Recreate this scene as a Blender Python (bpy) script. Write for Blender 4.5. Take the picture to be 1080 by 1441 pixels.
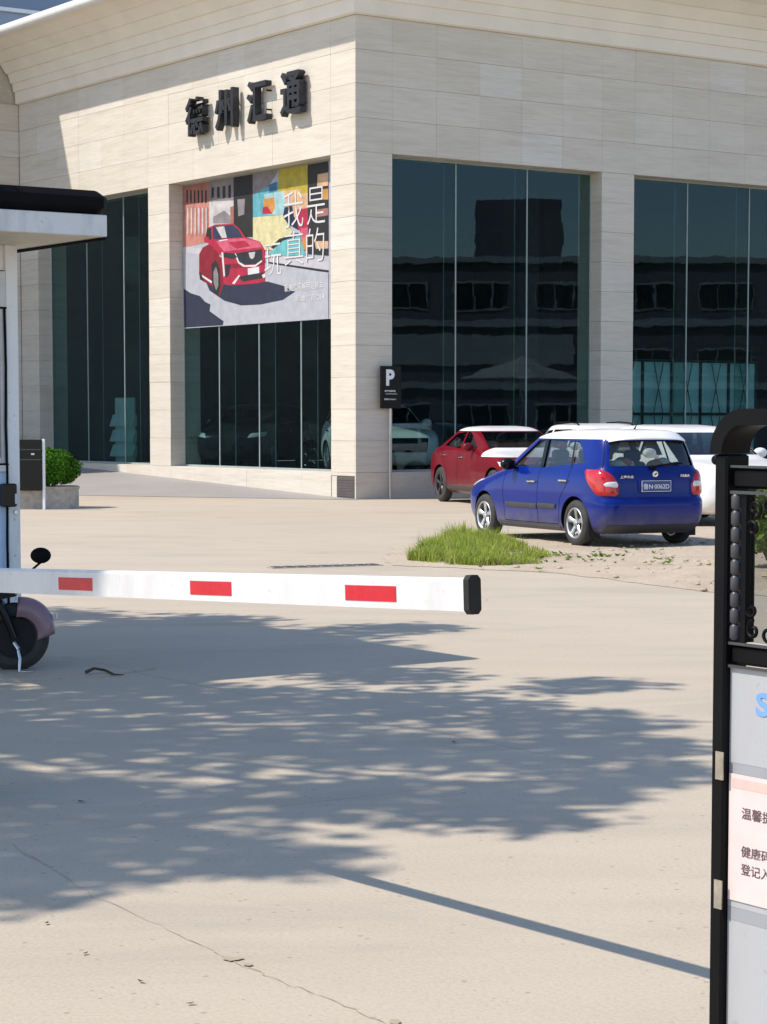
import bpy, bmesh, math, random
from mathutils import Vector, Matrix

for _o in list(bpy.data.objects):
    bpy.data.objects.remove(_o, do_unlink=True)
SC = bpy.context.scene
COL = SC.collection
R = math.radians

# ------------------------------------------------------------------ camera
cam = bpy.data.cameras.new('camera')
cam.sensor_fit = 'VERTICAL'
cam.sensor_height = 24.0
cam.lens = 24.0 * 3040.0 / 1441.0
cam.shift_y = 0.0656
cam.clip_start = 0.1
cam.clip_end = 2000
camo = bpy.data.objects.new('camera', cam)
COL.objects.link(camo)
camo.location = (0, 0, 1.65)
camo.rotation_euler = (R(90 - 4.27), 0, 0)
SC.camera = camo

# ------------------------------------------------------------------ light
SITE = R(35.05)                       # the place is laid out on one rotated grid
CK = Vector((-0.561, 43.737, 0))      # building corner
U2 = Vector((math.cos(SITE), math.sin(SITE), 0))
U1 = Vector((-math.sin(SITE), math.cos(SITE), 0))
def W(t, s, z=0.0):
    return CK + U2 * t + U1 * s + Vector((0, 0, z))
SUNV = (U2 * 0.74 - U1 * 0.34 + Vector((0, 0, -1))).normalized()   # way the light travels
sun_el = math.asin(-SUNV.z)
world = bpy.data.worlds.new('World')
SC.world = world
world.use_nodes = True
wn = world.node_tree
wn.nodes.clear()
sky = wn.nodes.new('ShaderNodeTexSky')
sky.sky_type = 'NISHITA'
sky.sun_disc = False
sky.sun_elevation = sun_el
sky.sun_rotation = math.atan2(-SUNV.x, -SUNV.y)
sky.air_density = 1.0
sky.dust_density = 0.5
sky.ozone_density = 1.6
bg = wn.nodes.new('ShaderNodeBackground')
bg.inputs['Strength'].default_value = 0.15
wo = wn.nodes.new('ShaderNodeOutputWorld')
wn.links.new(sky.outputs[0], bg.inputs[0])
wn.links.new(bg.outputs[0], wo.inputs[0])
sl = bpy.data.lights.new('sun', 'SUN')
sl.energy = 3.75
sl.angle = R(0.55)
sl.color = (1.0, 0.91, 0.80)
slo = bpy.data.objects.new('sun', sl)
COL.objects.link(slo)
slo.rotation_euler = SUNV.to_track_quat('-Z', 'Y').to_euler()
slo.location = (-20, 10, 30)
vs = SC.view_settings
vs.view_transform = 'Standard'
vs.look = 'None'
vs.exposure = 0.47
vs.gamma = 1.0
vs.use_curve_mapping = False
SC.cycles.use_denoising = True
SC.cycles.max_bounces = 8
SC.cycles.transparent_max_bounces = 16
SC.cycles.caustics_reflective = False
SC.cycles.caustics_refractive = False
SC.cycles.sample_clamp_indirect = 6.0

# ------------------------------------------------------------------ materials
MATS = {}
class NT:
    def __init__(self, name):
        self.m = bpy.data.materials.new(name)
        self.m.use_nodes = True
        self.t = self.m.node_tree
        self.b = self.t.nodes['Principled BSDF']
        self.out = self.t.nodes['Material Output']
        MATS[name] = self.m
    def n(self, typ, **kw):
        x = self.t.nodes.new(typ)
        for k, v in kw.items():
            if hasattr(x, k):
                setattr(x, k, v)
            else:
                x.inputs[k.replace('_', ' ')].default_value = v
        return x
    def l(self, a, b):
        self.t.links.new(a, b)
    def coord(self, kind='Object', scale=(1, 1, 1), rot=(0, 0, 0)):
        tc = self.n('ShaderNodeTexCoord')
        mp = self.n('ShaderNodeMapping')
        mp.inputs['Scale'].default_value = scale
        mp.inputs['Rotation'].default_value = rot
        self.l(tc.outputs[kind], mp.inputs[0])
        return mp.outputs[0]
    def world(self, scale=(1, 1, 1), rotz=0.0):
        g = self.n('ShaderNodeNewGeometry')
        mp = self.n('ShaderNodeMapping', vector_type='POINT')
        mp.inputs['Scale'].default_value = scale
        mp.inputs['Rotation'].default_value = (0, 0, rotz)
        self.l(g.outputs['Position'], mp.inputs[0])
        return mp.outputs[0]
    def noise(self, vec, scale, detail=4, rough=0.55, dist=0.0):
        x = self.n('ShaderNodeTexNoise')
        x.inputs['Scale'].default_value = scale
        x.inputs['Detail'].default_value = detail
        x.inputs['Roughness'].default_value = rough
        x.inputs['Distortion'].default_value = dist
        self.l(vec, x.inputs['Vector'])
        return x.outputs['Fac']
    def ramp(self, fac, stops):
        x = self.n('ShaderNodeValToRGB')
        e = x.color_ramp.elements
        while len(e) < len(stops):
            e.new(0.5)
        for i, (p, c) in enumerate(stops):
            e[i].position = p
            e[i].color = (*c, 1) if len(c) == 3 else c
        self.l(fac, x.inputs[0])
        return x.outputs[0]
    def mix(self, fac, a, b, mode='MIX'):
        x = self.n('ShaderNodeMix', data_type='RGBA', blend_type=mode)
        for sock, v in ((x.inputs[0], fac), (x.inputs[6], a), (x.inputs[7], b)):
            if hasattr(v, 'is_linked'):
                self.l(v, sock)
            elif isinstance(v, (int, float)):
                sock.default_value = v
            else:
                sock.default_value = (*v, 1)
        return x.outputs[2]
    def math(self, op, a, b=0.0):
        x = self.n('ShaderNodeMath', operation=op)
        for sock, v in ((x.inputs[0], a), (x.inputs[1], b)):
            if hasattr(v, 'is_linked'):
                self.l(v, sock)
            else:
                sock.default_value = v
        return x.outputs[0]
    def base(self, c):
        if hasattr(c, 'is_linked'):
            self.l(c, self.b.inputs['Base Color'])
        else:
            self.b.inputs['Base Color'].default_value = (*c, 1)
    def bump(self, h, strength=0.3, dist=0.01):
        x = self.n('ShaderNodeBump')
        x.inputs['Strength'].default_value = strength
        x.inputs['Distance'].default_value = dist
        self.l(h, x.inputs['Height'])
        self.l(x.outputs[0], self.b.inputs['Normal'])
    def set(self, **kw):
        for k, v in kw.items():
            self.b.inputs[k.replace('_', ' ')].default_value = v

def simple(name, col, rough=0.5, metal=0.0, vary=0.12, scale=6.0, bump=0.0, coat=0.0, kind='Object', spec=0.5):
    m = NT(name)
    v = m.coord(kind)
    f = m.noise(v, scale, 5)
    lo = tuple(c * (1 - vary) for c in col)
    hi = tuple(min(1, c * (1 + vary)) for c in col)
    m.base(m.ramp(f, [(0.3, lo), (0.7, hi)]))
    m.set(Roughness=rough, Metallic=metal)
    m.b.inputs['Specular IOR Level'].default_value = spec
    if coat:
        m.b.inputs['Coat Weight'].default_value = coat
        m.b.inputs['Coat Roughness'].default_value = 0.04
    if bump:
        m.bump(m.noise(v, scale * 8, 4), bump, 0.005)
    return m.m

# travertine cladding: horizontal veins, a tone of its own for each slab
m = NT('travertine')
v = m.world((0.30, 0.30, 4.2))
f1 = m.noise(v, 1.6, 6, 0.62, 0.35)
f2 = m.noise(m.world((0.9, 0.9, 16)), 2.2, 4, 0.6)
c = m.ramp(f1, [(0.28, (0.525, 0.47, 0.395)), (0.5, (0.625, 0.575, 0.495)), (0.74, (0.67, 0.625, 0.545))])
c = m.mix(0.35, c, m.ramp(f2, [(0.33, (0.49, 0.44, 0.37)), (0.6, (0.67, 0.625, 0.545))]))
oi = m.n('ShaderNodeObjectInfo')
tone = m.ramp(oi.outputs['Random'], [(0.0, (0.945, 0.94, 0.925)), (0.5, (0.98, 0.977, 0.97)), (0.86, (1.0, 1.0, 1.0)), (0.92, (1.015, 1.03, 1.05)), (1.0, (1.02, 1.045, 1.085))])
c = m.mix(1.0, c, tone, 'MULTIPLY')
st = m.noise(m.world((1.0, 1.0, 0.18)), 0.9, 4, 0.6)
c = m.mix(m.ramp(st, [(0.5, (0, 0, 0)), (0.8, (0.35, 0.35, 0.35))]), c, (0.52, 0.48, 0.43))
m.base(c)
m.set(Roughness=0.62)
m.bump(f2, 0.12, 0.004)

simple('crack_tan', (0.37, 0.31, 0.225), 0.95)
simple('joint', (0.47, 0.42, 0.35), 0.9)
simple('cornice_paint', (0.78, 0.72, 0.62), 0.55, vary=0.05, scale=1.2)
simple('white_cap', (0.74, 0.74, 0.72), 0.35, vary=0.05)
simple('dark_vent', (0.10, 0.085, 0.085), 0.6)
simple('black_letter', (0.03, 0.032, 0.038), 0.5, vary=0.2, spec=0.25)
simple('black_gloss', (0.004, 0.004, 0.005), 0.25, vary=0.2, spec=0.3)
simple('black_matt', (0.004, 0.004, 0.005), 0.7, vary=0.3, spec=0.12)
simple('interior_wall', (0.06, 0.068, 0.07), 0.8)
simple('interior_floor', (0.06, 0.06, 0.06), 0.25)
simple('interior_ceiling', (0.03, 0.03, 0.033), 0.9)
simple('joint_strip', (0.30, 0.36, 0.355), 0.4)
simple('steel', (0.55, 0.56, 0.58), 0.28, 1.0)
simple('white_paint', (0.80, 0.80, 0.80), 0.4, vary=0.04)
simple('booth_blue', (0.55, 0.72, 0.95), 0.45, vary=0.05, scale=2)
simple('booth_soffit', (0.66, 0.60, 0.47), 0.6, vary=0.08)
simple('booth_frame', (0.60, 0.60, 0.61), 0.4)
simple('reflector_red', (0.52, 0.006, 0.022), 0.3, vary=0.1, scale=40)
simple('rubber', (0.008, 0.008, 0.009), 0.75, vary=0.3, scale=20)
simple('tyre', (0.035, 0.034, 0.033), 0.8, vary=0.35, scale=9, bump=0.2)
simple('alloy', (0.62, 0.63, 0.65), 0.30, 0.85)
simple('alloy_dark', (0.10, 0.10, 0.105), 0.35, 0.8)
simple('planter_stone', (0.44, 0.40, 0.35), 0.85, vary=0.25, scale=9, bump=0.5)
simple('bark', (0.14, 0.10, 0.07), 0.9, vary=0.4, scale=9, bump=0.8)
simple('gate_black', (0.005, 0.005, 0.006), 0.45, vary=0.3, spec=0.1)
simple('gate_grey', (0.05, 0.052, 0.058), 0.4, 0.0, spec=0.4)
simple('tape', (0.40, 0.36, 0.30), 0.28, 0.5, vary=0.25, scale=30)
simple('panel_grey', (0.30, 0.31, 0.335), 0.45, vary=0.04, scale=3)
simple('paper', (0.66, 0.55, 0.53), 0.7, vary=0.05, scale=10)
simple('ink', (0.10, 0.06, 0.06), 0.7)
simple('ink_blue', (0.16, 0.33, 0.72), 0.5)
simple('ink_pink', (0.72, 0.46, 0.42), 0.7)
simple('sign_white', (0.78, 0.80, 0.83), 0.5)
simple('teal_panel', (0.62, 0.90, 0.94), 0.5, vary=0.12, scale=1.3)
simple('teal_dark', (0.02, 0.05, 0.065), 0.5)
simple('pvc_teal', (0.66, 0.85, 0.85), 0.5)
simple('facade_grey', (0.11, 0.115, 0.13), 0.8, vary=0.15, scale=0.6)
simple('facade_pale', (0.30, 0.33, 0.34), 0.8, vary=0.1, scale=0.6)
simple('far_blue', (0.30, 0.36, 0.45), 0.5, vary=0.05, scale=0.5)
simple('far_blue_dark', (0.17, 0.22, 0.30), 0.5, vary=0.05, scale=0.5)
simple('dark_glass', (0.012, 0.016, 0.022), 0.06)
simple('canvas', (0.5, 0.48, 0.44), 0.8)
simple('wood', (0.42, 0.32, 0.20), 0.7)
simple('mauve_paint', (0.22, 0.13, 0.16), 0.35, coat=0.4)
simple('leaf_litter', (0.07, 0.05, 0.03), 0.8, vary=0.5)
simple('seat_cloth', (0.10, 0.10, 0.11), 0.8)
simple('seat_tan', (0.42, 0.24, 0.13), 0.8)
simple('plush_white', (0.72, 0.70, 0.66), 0.9)
simple('plush_orange', (0.52, 0.24, 0.09), 0.9)
simple('plate_blue', (0.035, 0.07, 0.24), 0.4)
simple('lamp_red', (0.50, 0.008, 0.014), 0.12, vary=0.25, scale=14, coat=0.6)
simple('lamp_clear', (0.72, 0.72, 0.74), 0.15, vary=0.15, scale=20, coat=0.5)
simple('chrome', (0.80, 0.80, 0.82), 0.10, 1.0)
simple('plastic_grey', (0.045, 0.045, 0.05), 0.55)
simple('skirting_dust', (0.10, 0.095, 0.10), 0.6)

def grimy(name, col, rough, dirt=(0.22, 0.20, 0.18), amount=0.45):
    m = NT(name)
    f = m.noise(m.world((1, 1, 0.25)), 5.0, 6, 0.65)
    g2 = m.noise(m.world((1, 1, 1)), 38.0, 3, 0.6)
    c0 = m.mix(m.ramp(f, [(0.50, (0, 0, 0)), (0.78, (amount, amount, amount))]), col, dirt)
    c0 = m.mix(m.ramp(g2, [(0.64, (0, 0, 0)), (0.74, (0.35, 0.35, 0.35))]), c0, dirt)
    m.base(c0)
    m.set(Roughness=rough)
    return m.m
grimy('boom_white', (0.64, 0.645, 0.65), 0.38, amount=0.30)
grimy('booth_white', (0.84, 0.85, 0.86), 0.45, amount=0.35)
grimy('booth_fascia', (0.72, 0.72, 0.73), 0.5, amount=0.5)
grimy('panel_white', (0.39, 0.40, 0.42), 0.45, amount=0.22)

def paint(name, col, rough=0.32, dusty=0.0):
    m = NT(name)
    v = m.coord('Object')
    f = m.noise(v, 2.2, 5)
    c0 = m.ramp(f, [(0.3, tuple(x * 0.9 for x in col)), (0.7, tuple(min(1, x * 1.08) for x in col))])
    if dusty:
        sp = m.n('ShaderNodeSeparateXYZ')
        m.l(v, sp.inputs[0])
        g = m.math('MULTIPLY', m.math('SUBTRACT', 0.52, sp.outputs[2]), 2.6)
        g = m.math('MULTIPLY', m.math('MAXIMUM', g, 0.0), m.noise(v, 5.0, 5))
        g = m.math('MINIMUM', m.math('MULTIPLY', g, dusty), 0.75)
        c0 = m.mix(g, c0, (0.20, 0.18, 0.17))
    m.base(c0)
    m.set(Roughness=rough, Metallic=0.0)
    m.b.inputs['Coat Weight'].default_value = 0.42 if max(col) < 0.5 else 0.6
    m.b.inputs['Specular IOR Level'].default_value = 0.08 if max(col) < 0.5 else 0.3
    m.b.inputs['Coat Roughness'].default_value = 0.05
    return m.m
paint('paint_blue', (0.0015, 0.016, 0.19), 0.30, 1.3)
paint('paint_red', (0.15, 0.005, 0.014), 0.35, 0.6)
paint('paint_white', (0.80, 0.80, 0.80), 0.35, 0.3)
paint('paint_black', (0.012, 0.013, 0.015), 0.3)

def glass(name, tint, refl=1.0, ior=1.52, wavy=0.0):
    m = NT(name)
    tr = m.n('ShaderNodeBsdfTransparent')
    tr.inputs[0].default_value = (*tint, 1)
    gl = m.n('ShaderNodeBsdfGlossy')
    gl.inputs['Roughness'].default_value = 0.0
    gl.inputs['Color'].default_value = (*refl, 1) if isinstance(refl, tuple) else (refl, refl, refl, 1)
    if wavy:
        bp = m.n('ShaderNodeBump')
        bp.inputs['Strength'].default_value = 1.0
        bp.inputs['Distance'].default_value = wavy
        m.l(m.noise(m.world((1.0, 1.0, 0.8)), 0.8, 3, 0.5), bp.inputs['Height'])
        m.l(bp.outputs[0], gl.inputs['Normal'])
    lw = m.n('ShaderNodeLayerWeight')
    lw.inputs['Blend'].default_value = 0.5
    f0 = ((ior - 1) / (ior + 1)) ** 2
    fres = m.math('ADD', m.math('MULTIPLY', m.math('POWER', lw.outputs['Facing'], 5.0), 1 - f0), f0)
    mx = m.n('ShaderNodeMixShader')
    m.l(fres, mx.inputs[0])
    m.l(tr.outputs[0], mx.inputs[1])
    m.l(gl.outputs[0], mx.inputs[2])
    m.l(mx.outputs[0], m.out.inputs[0])
    return m.m
glass('showroom_glass', (0.64, 0.74, 0.735), (0.50, 0.66, 0.78), 1.45, 0.0018)
glass('fin_glass', (0.72, 0.84, 0.80), 0.5)
glass('car_glass', (0.58, 0.63, 0.61), 0.95, 1.85)
glass('booth_glass', (0.74, 0.76, 0.76), 0.5, 1.4)
glass('far_glass', (0.08, 0.10, 0.13), 0.9, 1.7)

# foliage with a bit of light coming through
def foliage(name, dark, light, trans=0.35):
    m = NT(name)
    oi = m.n('ShaderNodeNewGeometry')
    f = m.noise(m.world((1, 1, 1)), 7.0, 4)
    c = m.ramp(oi.outputs['Random Per Island'], [(0.0, dark), (1.0, light)])
    c = m.mix(m.math('MULTIPLY', f, 0.5), c, light)
    d = m.n('ShaderNodeBsdfDiffuse')
    t = m.n('ShaderNodeBsdfTranslucent')
    m.l(c, d.inputs[0])
    m.l(c, t.inputs[0])
    mx = m.n('ShaderNodeMixShader')
    mx.inputs[0].default_value = trans
    m.l(d.outputs[0], mx.inputs[1])
    m.l(t.outputs[0], mx.inputs[2])
    m.l(mx.outputs[0], m.out.inputs[0])
    return m.m
foliage('leaf_tree', (0.035, 0.075, 0.02), (0.07, 0.14, 0.035))
foliage('leaf_box', (0.02, 0.06, 0.010), (0.10, 0.26, 0.025), 0.3)
foliage('grass', (0.16, 0.24, 0.03), (0.46, 0.54, 0.11), 0.42)
foliage('grass_dry', (0.18, 0.15, 0.07), (0.33, 0.29, 0.15), 0.25)
foliage('weed', (0.06, 0.11, 0.022), (0.20, 0.28, 0.07), 0.3)

# ground: pale worn concrete
m = NT('concrete')
wv = m.world((1, 1, 1), -SITE)
big = m.noise(m.world((1, 1, 1)), 0.16, 5, 0.6, 0.4)
med = m.noise(m.world((0.6, 1.5, 1), -SITE), 1.3, 6, 0.6, 0.3)
fin = m.noise(m.world((1, 1, 1)), 60.0, 4, 0.7)
c = m.ramp(big, [(0.32, (0.413, 0.353, 0.270)), (0.55, (0.469, 0.403, 0.312)), (0.75, (0.512, 0.440, 0.341))])
c = m.mix(0.45, c, m.ramp(med, [(0.32, (0.369, 0.315, 0.243)), (0.62, (0.514, 0.442, 0.342))]))
c = m.mix(0.5, c, m.ramp(fin, [(0.30, (0.337, 0.288, 0.220)), (0.5, (0.469, 0.403, 0.312)), (0.72, (0.541, 0.464, 0.360))]))
spk = m.n('ShaderNodeTexVoronoi')
spk.inputs['Scale'].default_value = 14.0
m.l(m.world((1, 1, 1)), spk.inputs['Vector'])
pick = m.noise(m.world((1, 1, 1)), 2.3, 2)
dot = m.math('MULTIPLY', m.math('LESS_THAN', spk.outputs['Distance'], 0.13), m.math('GREATER_THAN', pick, 0.50))
c = m.mix(m.math('MULTIPLY', dot, 0.5), c, (0.20, 0.17, 0.14))
sp = m.n('ShaderNodeSeparateXYZ')
m.l(wv, sp.inputs[0])
def jl(off, per, wd, axis):
    q = m.math('ADD', sp.outputs[axis], off)
    q = m.math('ADD', q, m.math('MULTIPLY', m.math('SUBTRACT', med, 0.5), 0.06))
    q = m.math('PINGPONG', q, per)
    return m.math('LESS_THAN', q, wd)
jn = m.math('MAXIMUM', jl(1.7, 4.2, 0.012, 0), jl(3.1, 2.7, 0.010, 1))
jn = m.math('MULTIPLY', jn, m.ramp(m.noise(m.world((1, 1, 1)), 0.7, 3), [(0.42, (0, 0, 0)), (0.58, (1, 1, 1))]))
c = m.mix(m.math('MULTIPLY', jn, 0.32), c, (0.22, 0.19, 0.16))
stain = m.noise(m.world((0.35, 1.1, 1), -SITE - 0.5), 0.55, 6, 0.65, 1.2)
c = m.mix(m.ramp(stain, [(0.52, (0, 0, 0)), (0.70, (0.42, 0.42, 0.42))]), c, (0.30, 0.262, 0.21))
oil = m.noise(m.world((1, 1, 1)), 0.85, 3, 0.5, 0.2)
c = m.mix(m.ramp(oil, [(0.70, (0, 0, 0)), (0.80, (0.35, 0.35, 0.35))]), c, (0.20, 0.18, 0.15))
m.base(c)
m.set(Roughness=0.85)
m.bump(m.math('ADD', fin, m.math('MULTIPLY', med, 0.6)), 0.35, 0.006)

m = NT('ramp_asphalt')
fin = m.noise(m.world((1, 1, 1)), 45.0, 4, 0.7)
med = m.noise(m.world((1, 1, 1)), 0.7, 5)
c = m.mix(0.5, m.ramp(med, [(0.3, (0.27, 0.255, 0.245)), (0.7, (0.335, 0.315, 0.30))]),
          m.ramp(fin, [(0.3, (0.22, 0.21, 0.20)), (0.7, (0.38, 0.36, 0.345))]))
m.base(c)
m.set(Roughness=0.9)
m.bump(fin, 0.3, 0.006)

m = NT('dirt')
big = m.noise(m.world((1, 1, 1)), 0.9, 6, 0.62, 0.6)
fin = m.noise(m.world((1, 1, 1)), 22.0, 5, 0.7)
c = m.mix(0.45, m.ramp(big, [(0.3, (0.36, 0.285, 0.20)), (0.5, (0.475, 0.395, 0.295)), (0.7, (0.55, 0.47, 0.37))]),
          m.ramp(fin, [(0.3, (0.29, 0.22, 0.15)), (0.55, (0.48, 0.40, 0.30)), (0.75, (0.56, 0.48, 0.38))]))
m.base(c)
m.set(Roughness=0.95)
m.bump(m.math('ADD', fin, big), 0.6, 0.03)

# ------------------------------------------------------------------ mesh helpers
class MB:
    def __init__(self):
        self.v = []
        self.f = []
        self.fm = []
        self.mi = 0
    def face(self, idx):
        self.f.append(tuple(idx))
        self.fm.append(self.mi)
    def poly(self, pts):
        b = len(self.v)
        self.v += [tuple(p) for p in pts]
        self.face(range(b, b + len(pts)))
    def box(self, c, s, bev=0.0, rz=0.0):
        x, y, z = (q * 0.5 for q in s)
        b = len(self.v)
        cs, sn = math.cos(rz), math.sin(rz)
        if bev <= 0:
            for dz in (-z, z):
                for dx, dy in ((-x, -y), (x, -y), (x, y), (-x, y)):
                    self.v.append((c[0] + dx * cs - dy * sn, c[1] + dx * sn + dy * cs, c[2] + dz))
            for q in ((3, 2, 1, 0), (4, 5, 6, 7), (0, 1, 5, 4), (1, 2, 6, 5), (2, 3, 7, 6), (3, 0, 4, 7)):
                self.face([b + i for i in q])
        else:
            e = bev
            rings = [(-z, e), (-z + e, 0), (z - e, 0), (z, e)]
            for dz, ins in rings:
                X, Y = x - ins, y - ins
                if ins > 0:
                    o = [(-X + 0, -Y), (X, -Y), (X, -Y), (X, Y), (X, Y), (-X, Y), (-X, Y), (-X, -Y)]
                    o = [(-X + e, -Y), (X - e, -Y), (X, -Y + e), (X, Y - e), (X - e, Y), (-X + e, Y), (-X, Y - e), (-X, -Y + e)]
                else:
                    o = [(-x + e, -y), (x - e, -y), (x, -y + e), (x, y - e), (x - e, y), (-x + e, y), (-x, y - e), (-x, -y + e)]
                for dx, dy in o:
                    self.v.append((c[0] + dx * cs - dy * sn, c[1] + dx * sn + dy * cs, c[2] + dz))
            for r in range(3):
                for i in range(8):
                    j = (i + 1) % 8
                    self.face((b + r * 8 + i, b + r * 8 + j, b + r * 8 + 8 + j, b + r * 8 + 8 + i))
            self.face([b + 7 - i for i in range(8)])
            self.face([b + 24 + i for i in range(8)])
        return self
    def prism(self, poly, axis, a, b_):
        """extrude a 2D polygon along an axis: x -> (y,z), y -> (x,z), z -> (x,y)"""
        n = len(poly)
        def mk(p, h):
            if axis == 'x':
                return (h, p[0], p[1])
            if axis == 'y':
                return (p[0], h, p[1])
            return (p[0], p[1], h)
        b = len(self.v)
        self.v += [mk(p, a) for p in poly] + [mk(p, b_) for p in poly]
        self.face([b + i for i in range(n)][::-1])
        self.face([b + n + i for i in range(n)])
        for i in range(n):
            j = (i + 1) % n
            self.face((b + i, b + j, b + n + j, b + n + i))
        return self
    def tube(self, pts, r, seg=8, cap=True):
        pts = [Vector(p) for p in pts]
        rs = r if isinstance(r, (list, tuple)) else [r] * len(pts)
        b = len(self.v)
        up = None
        for i, p in enumerate(pts):
            d = (pts[min(i + 1, len(pts) - 1)] - pts[max(i - 1, 0)]).normalized()
            if up is None:
                up = Vector((0, 0, 1)) if abs(d.z) < 0.9 else Vector((1, 0, 0))
            a = d.cross(up).normalized()
            up = a.cross(d).normalized()
            for k in range(seg):
                t = 2 * math.pi * k / seg
                self.v.append(tuple(p + (a * math.cos(t) + up * math.sin(t)) * rs[i]))
        for i in range(len(pts) - 1):
            for k in range(seg):
                k2 = (k + 1) % seg
                self.face((b + i * seg + k, b + i * seg + k2, b + (i + 1) * seg + k2, b + (i + 1) * seg + k))
        if cap:
            self.face([b + k for k in range(seg)][::-1])
            self.face([b + (len(pts) - 1) * seg + k for k in range(seg)])
        return self
    def lathe(self, prof, axis='y', c=(0, 0, 0), seg=32, closed=False):
        """prof: list of (h, r) along axis"""
        b = len(self.v)
        n = len(prof)
        for h, r in prof:
            for k in range(seg):
                t = 2 * math.pi * k / seg
                p = (r * math.cos(t), r * math.sin(t))
                q = (p[0], h, p[1]) if axis == 'y' else ((h, p[0], p[1]) if axis == 'x' else (p[0], p[1], h))
                self.v.append((c[0] + q[0], c[1] + q[1], c[2] + q[2]))
        for i in range(n if closed else n - 1):
            i2 = (i + 1) % n
            for k in range(seg):
                k2 = (k + 1) % seg
                self.face((b + i * seg + k, b + i * seg + k2, b + i2 * seg + k2, b + i2 * seg + k))
        if not closed:
            if prof[0][1] > 1e-5:
                self.face([b + k for k in range(seg)])
            if prof[-1][1] > 1e-5:
                self.face([b + (n - 1) * seg + k for k in range(seg)][::-1])
        return self
    def ell(self, c, r, nu=14, nv=8):
        b = len(self.v)
        for i in range(nv + 1):
            ph = math.pi * i / nv
            for k in range(nu):
                t = 2 * math.pi * k / nu
                self.v.append((c[0] + r[0] * math.sin(ph) * math.cos(t), c[1] + r[1] * math.sin(ph) * math.sin(t), c[2] + r[2] * math.cos(ph)))
        for i in range(nv):
            for k in range(nu):
                k2 = (k + 1) % nu
                self.face((b + i * nu + k, b + (i + 1) * nu + k, b + (i + 1) * nu + k2, b + i * nu + k2))
        return self
    def grid(self, fn, nu, nv):
        b = len(self.v)
        for j in range(nv + 1):
            for i in range(nu + 1):
                self.v.append(tuple(fn(i / nu, j / nv)))
        for j in range(nv):
            for i in range(nu):
                a = b + j * (nu + 1) + i
                self.face((a, a + 1, a + nu + 2, a + nu + 1))
        return self
    def mesh(self, name, mats, smooth=None, fixn=True):
        me = bpy.data.meshes.new(name)
        me.from_pydata(self.v, [], self.f)
        if not isinstance(mats, (list, tuple)):
            mats = [mats]
        for q in mats:
            me.materials.append(MATS[q])
        if any(self.fm):
            me.polygons.foreach_set('material_index', self.fm)
        if fixn:
            bm = bmesh.new()
            bm.from_mesh(me)
            bmesh.ops.remove_doubles(bm, verts=bm.verts, dist=1e-6)
            bmesh.ops.recalc_face_normals(bm, faces=bm.faces)
            bm.to_mesh(me)
            bm.free()
        if smooth is not None:
            me.polygons.foreach_set('use_smooth', [True] * len(me.polygons))
            me.set_sharp_from_angle(angle=R(smooth))
        me.update()
        return me
    def build(self, name, mats, parent=None, smooth=None, loc=None, rz=0.0, fixn=True):
        return obj(name, self.mesh(name, mats, smooth, fixn), parent, loc, rz)

def obj(name, me, parent=None, loc=None, rz=0.0):
    o = bpy.data.objects.new(name, me)
    COL.objects.link(o)
    if loc is not None:
        o.location = loc
    o.rotation_euler = (0, 0, rz)
    if parent is not None:
        o.parent = parent
    return o
def empty(name, loc=(0, 0, 0), rz=0.0):
    o = bpy.data.objects.new(name, None)
    COL.objects.link(o)
    o.empty_display_size = 0.2
    o.location = loc
    o.rotation_euler = (0, 0, rz)
    return o
def tag(o, label, cat, group=None, kind=None):
    o['label'] = label
    o['category'] = cat
    if group:
        o['group'] = group
    if kind:
        o['kind'] = kind
    return o
def copy_tree(o, parent=None):
    c = o.copy()
    COL.objects.link(c)
    c.parent = parent
    for ch in o.children:
        copy_tree(ch, c)
    return c
def text_mesh(txt, size, mat, extrude=0.0, offset=0.0, bevel=0.0, align='LEFT', sx=1.0, name='lettering'):
    """letters in the local x-z plane facing -y, with real thickness when extruded"""
    cu = bpy.data.curves.new('t', 'FONT')
    cu.body = txt
    cu.size = size
    cu.extrude = extrude
    cu.offset = offset
    cu.bevel_depth = bevel
    cu.align_x = align
    cu.resolution_u = 3
    to = bpy.data.objects.new('t', cu)
    COL.objects.link(to)
    bpy.context.view_layer.update()
    dg = bpy.context.evaluated_depsgraph_get()
    me = bpy.data.meshes.new_from_object(to.evaluated_get(dg))
    bpy.data.objects.remove(to, do_unlink=True)
    me.transform(Matrix.Rotation(math.pi / 2, 4, 'X'))
    if sx != 1.0:
        me.transform(Matrix.Diagonal((sx, 1, 1, 1)))
    me.materials.clear()
    me.materials.append(MATS[mat])
    me.name = name
    me.update()
    return me

# ================================================================== ground
GS = 700
g = MB()
g.poly([(-GS, -GS, 0), (GS, -GS, 0), (GS, GS, 0), (-GS, GS, 0)])
ground = g.build('ground', 'concrete')
ground['kind'] = 'structure'
tag(ground, 'pale worn concrete forecourt ground', 'ground')

# asphalt ramp that climbs along the sunlit front of the showroom
rb = MB()
def ramp_pt(u, v):
    s = -0.15 + u * 24.0
    wall = W(0.02, s)
    # outer edge leaves the corner at a slant and runs out into the forecourt
    out = 0.15 + min(s + 0.15, 9.0) * 0.62
    rise = 0.42 * min(max(s / 12.0, 0), 1.25)
    p = W(0.02 - out * v, s)
    h = rise * (1 - v) ** 1.15
    return (p.x, p.y, 0.006 + h)
rb.grid(ramp_pt, 40, 14)
ramp = rb.build('ramp', 'ramp_asphalt', smooth=60)
ramp['kind'] = 'structure'
tag(ramp, 'grey asphalt ramp rising along the showroom front', 'ramp')

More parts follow.
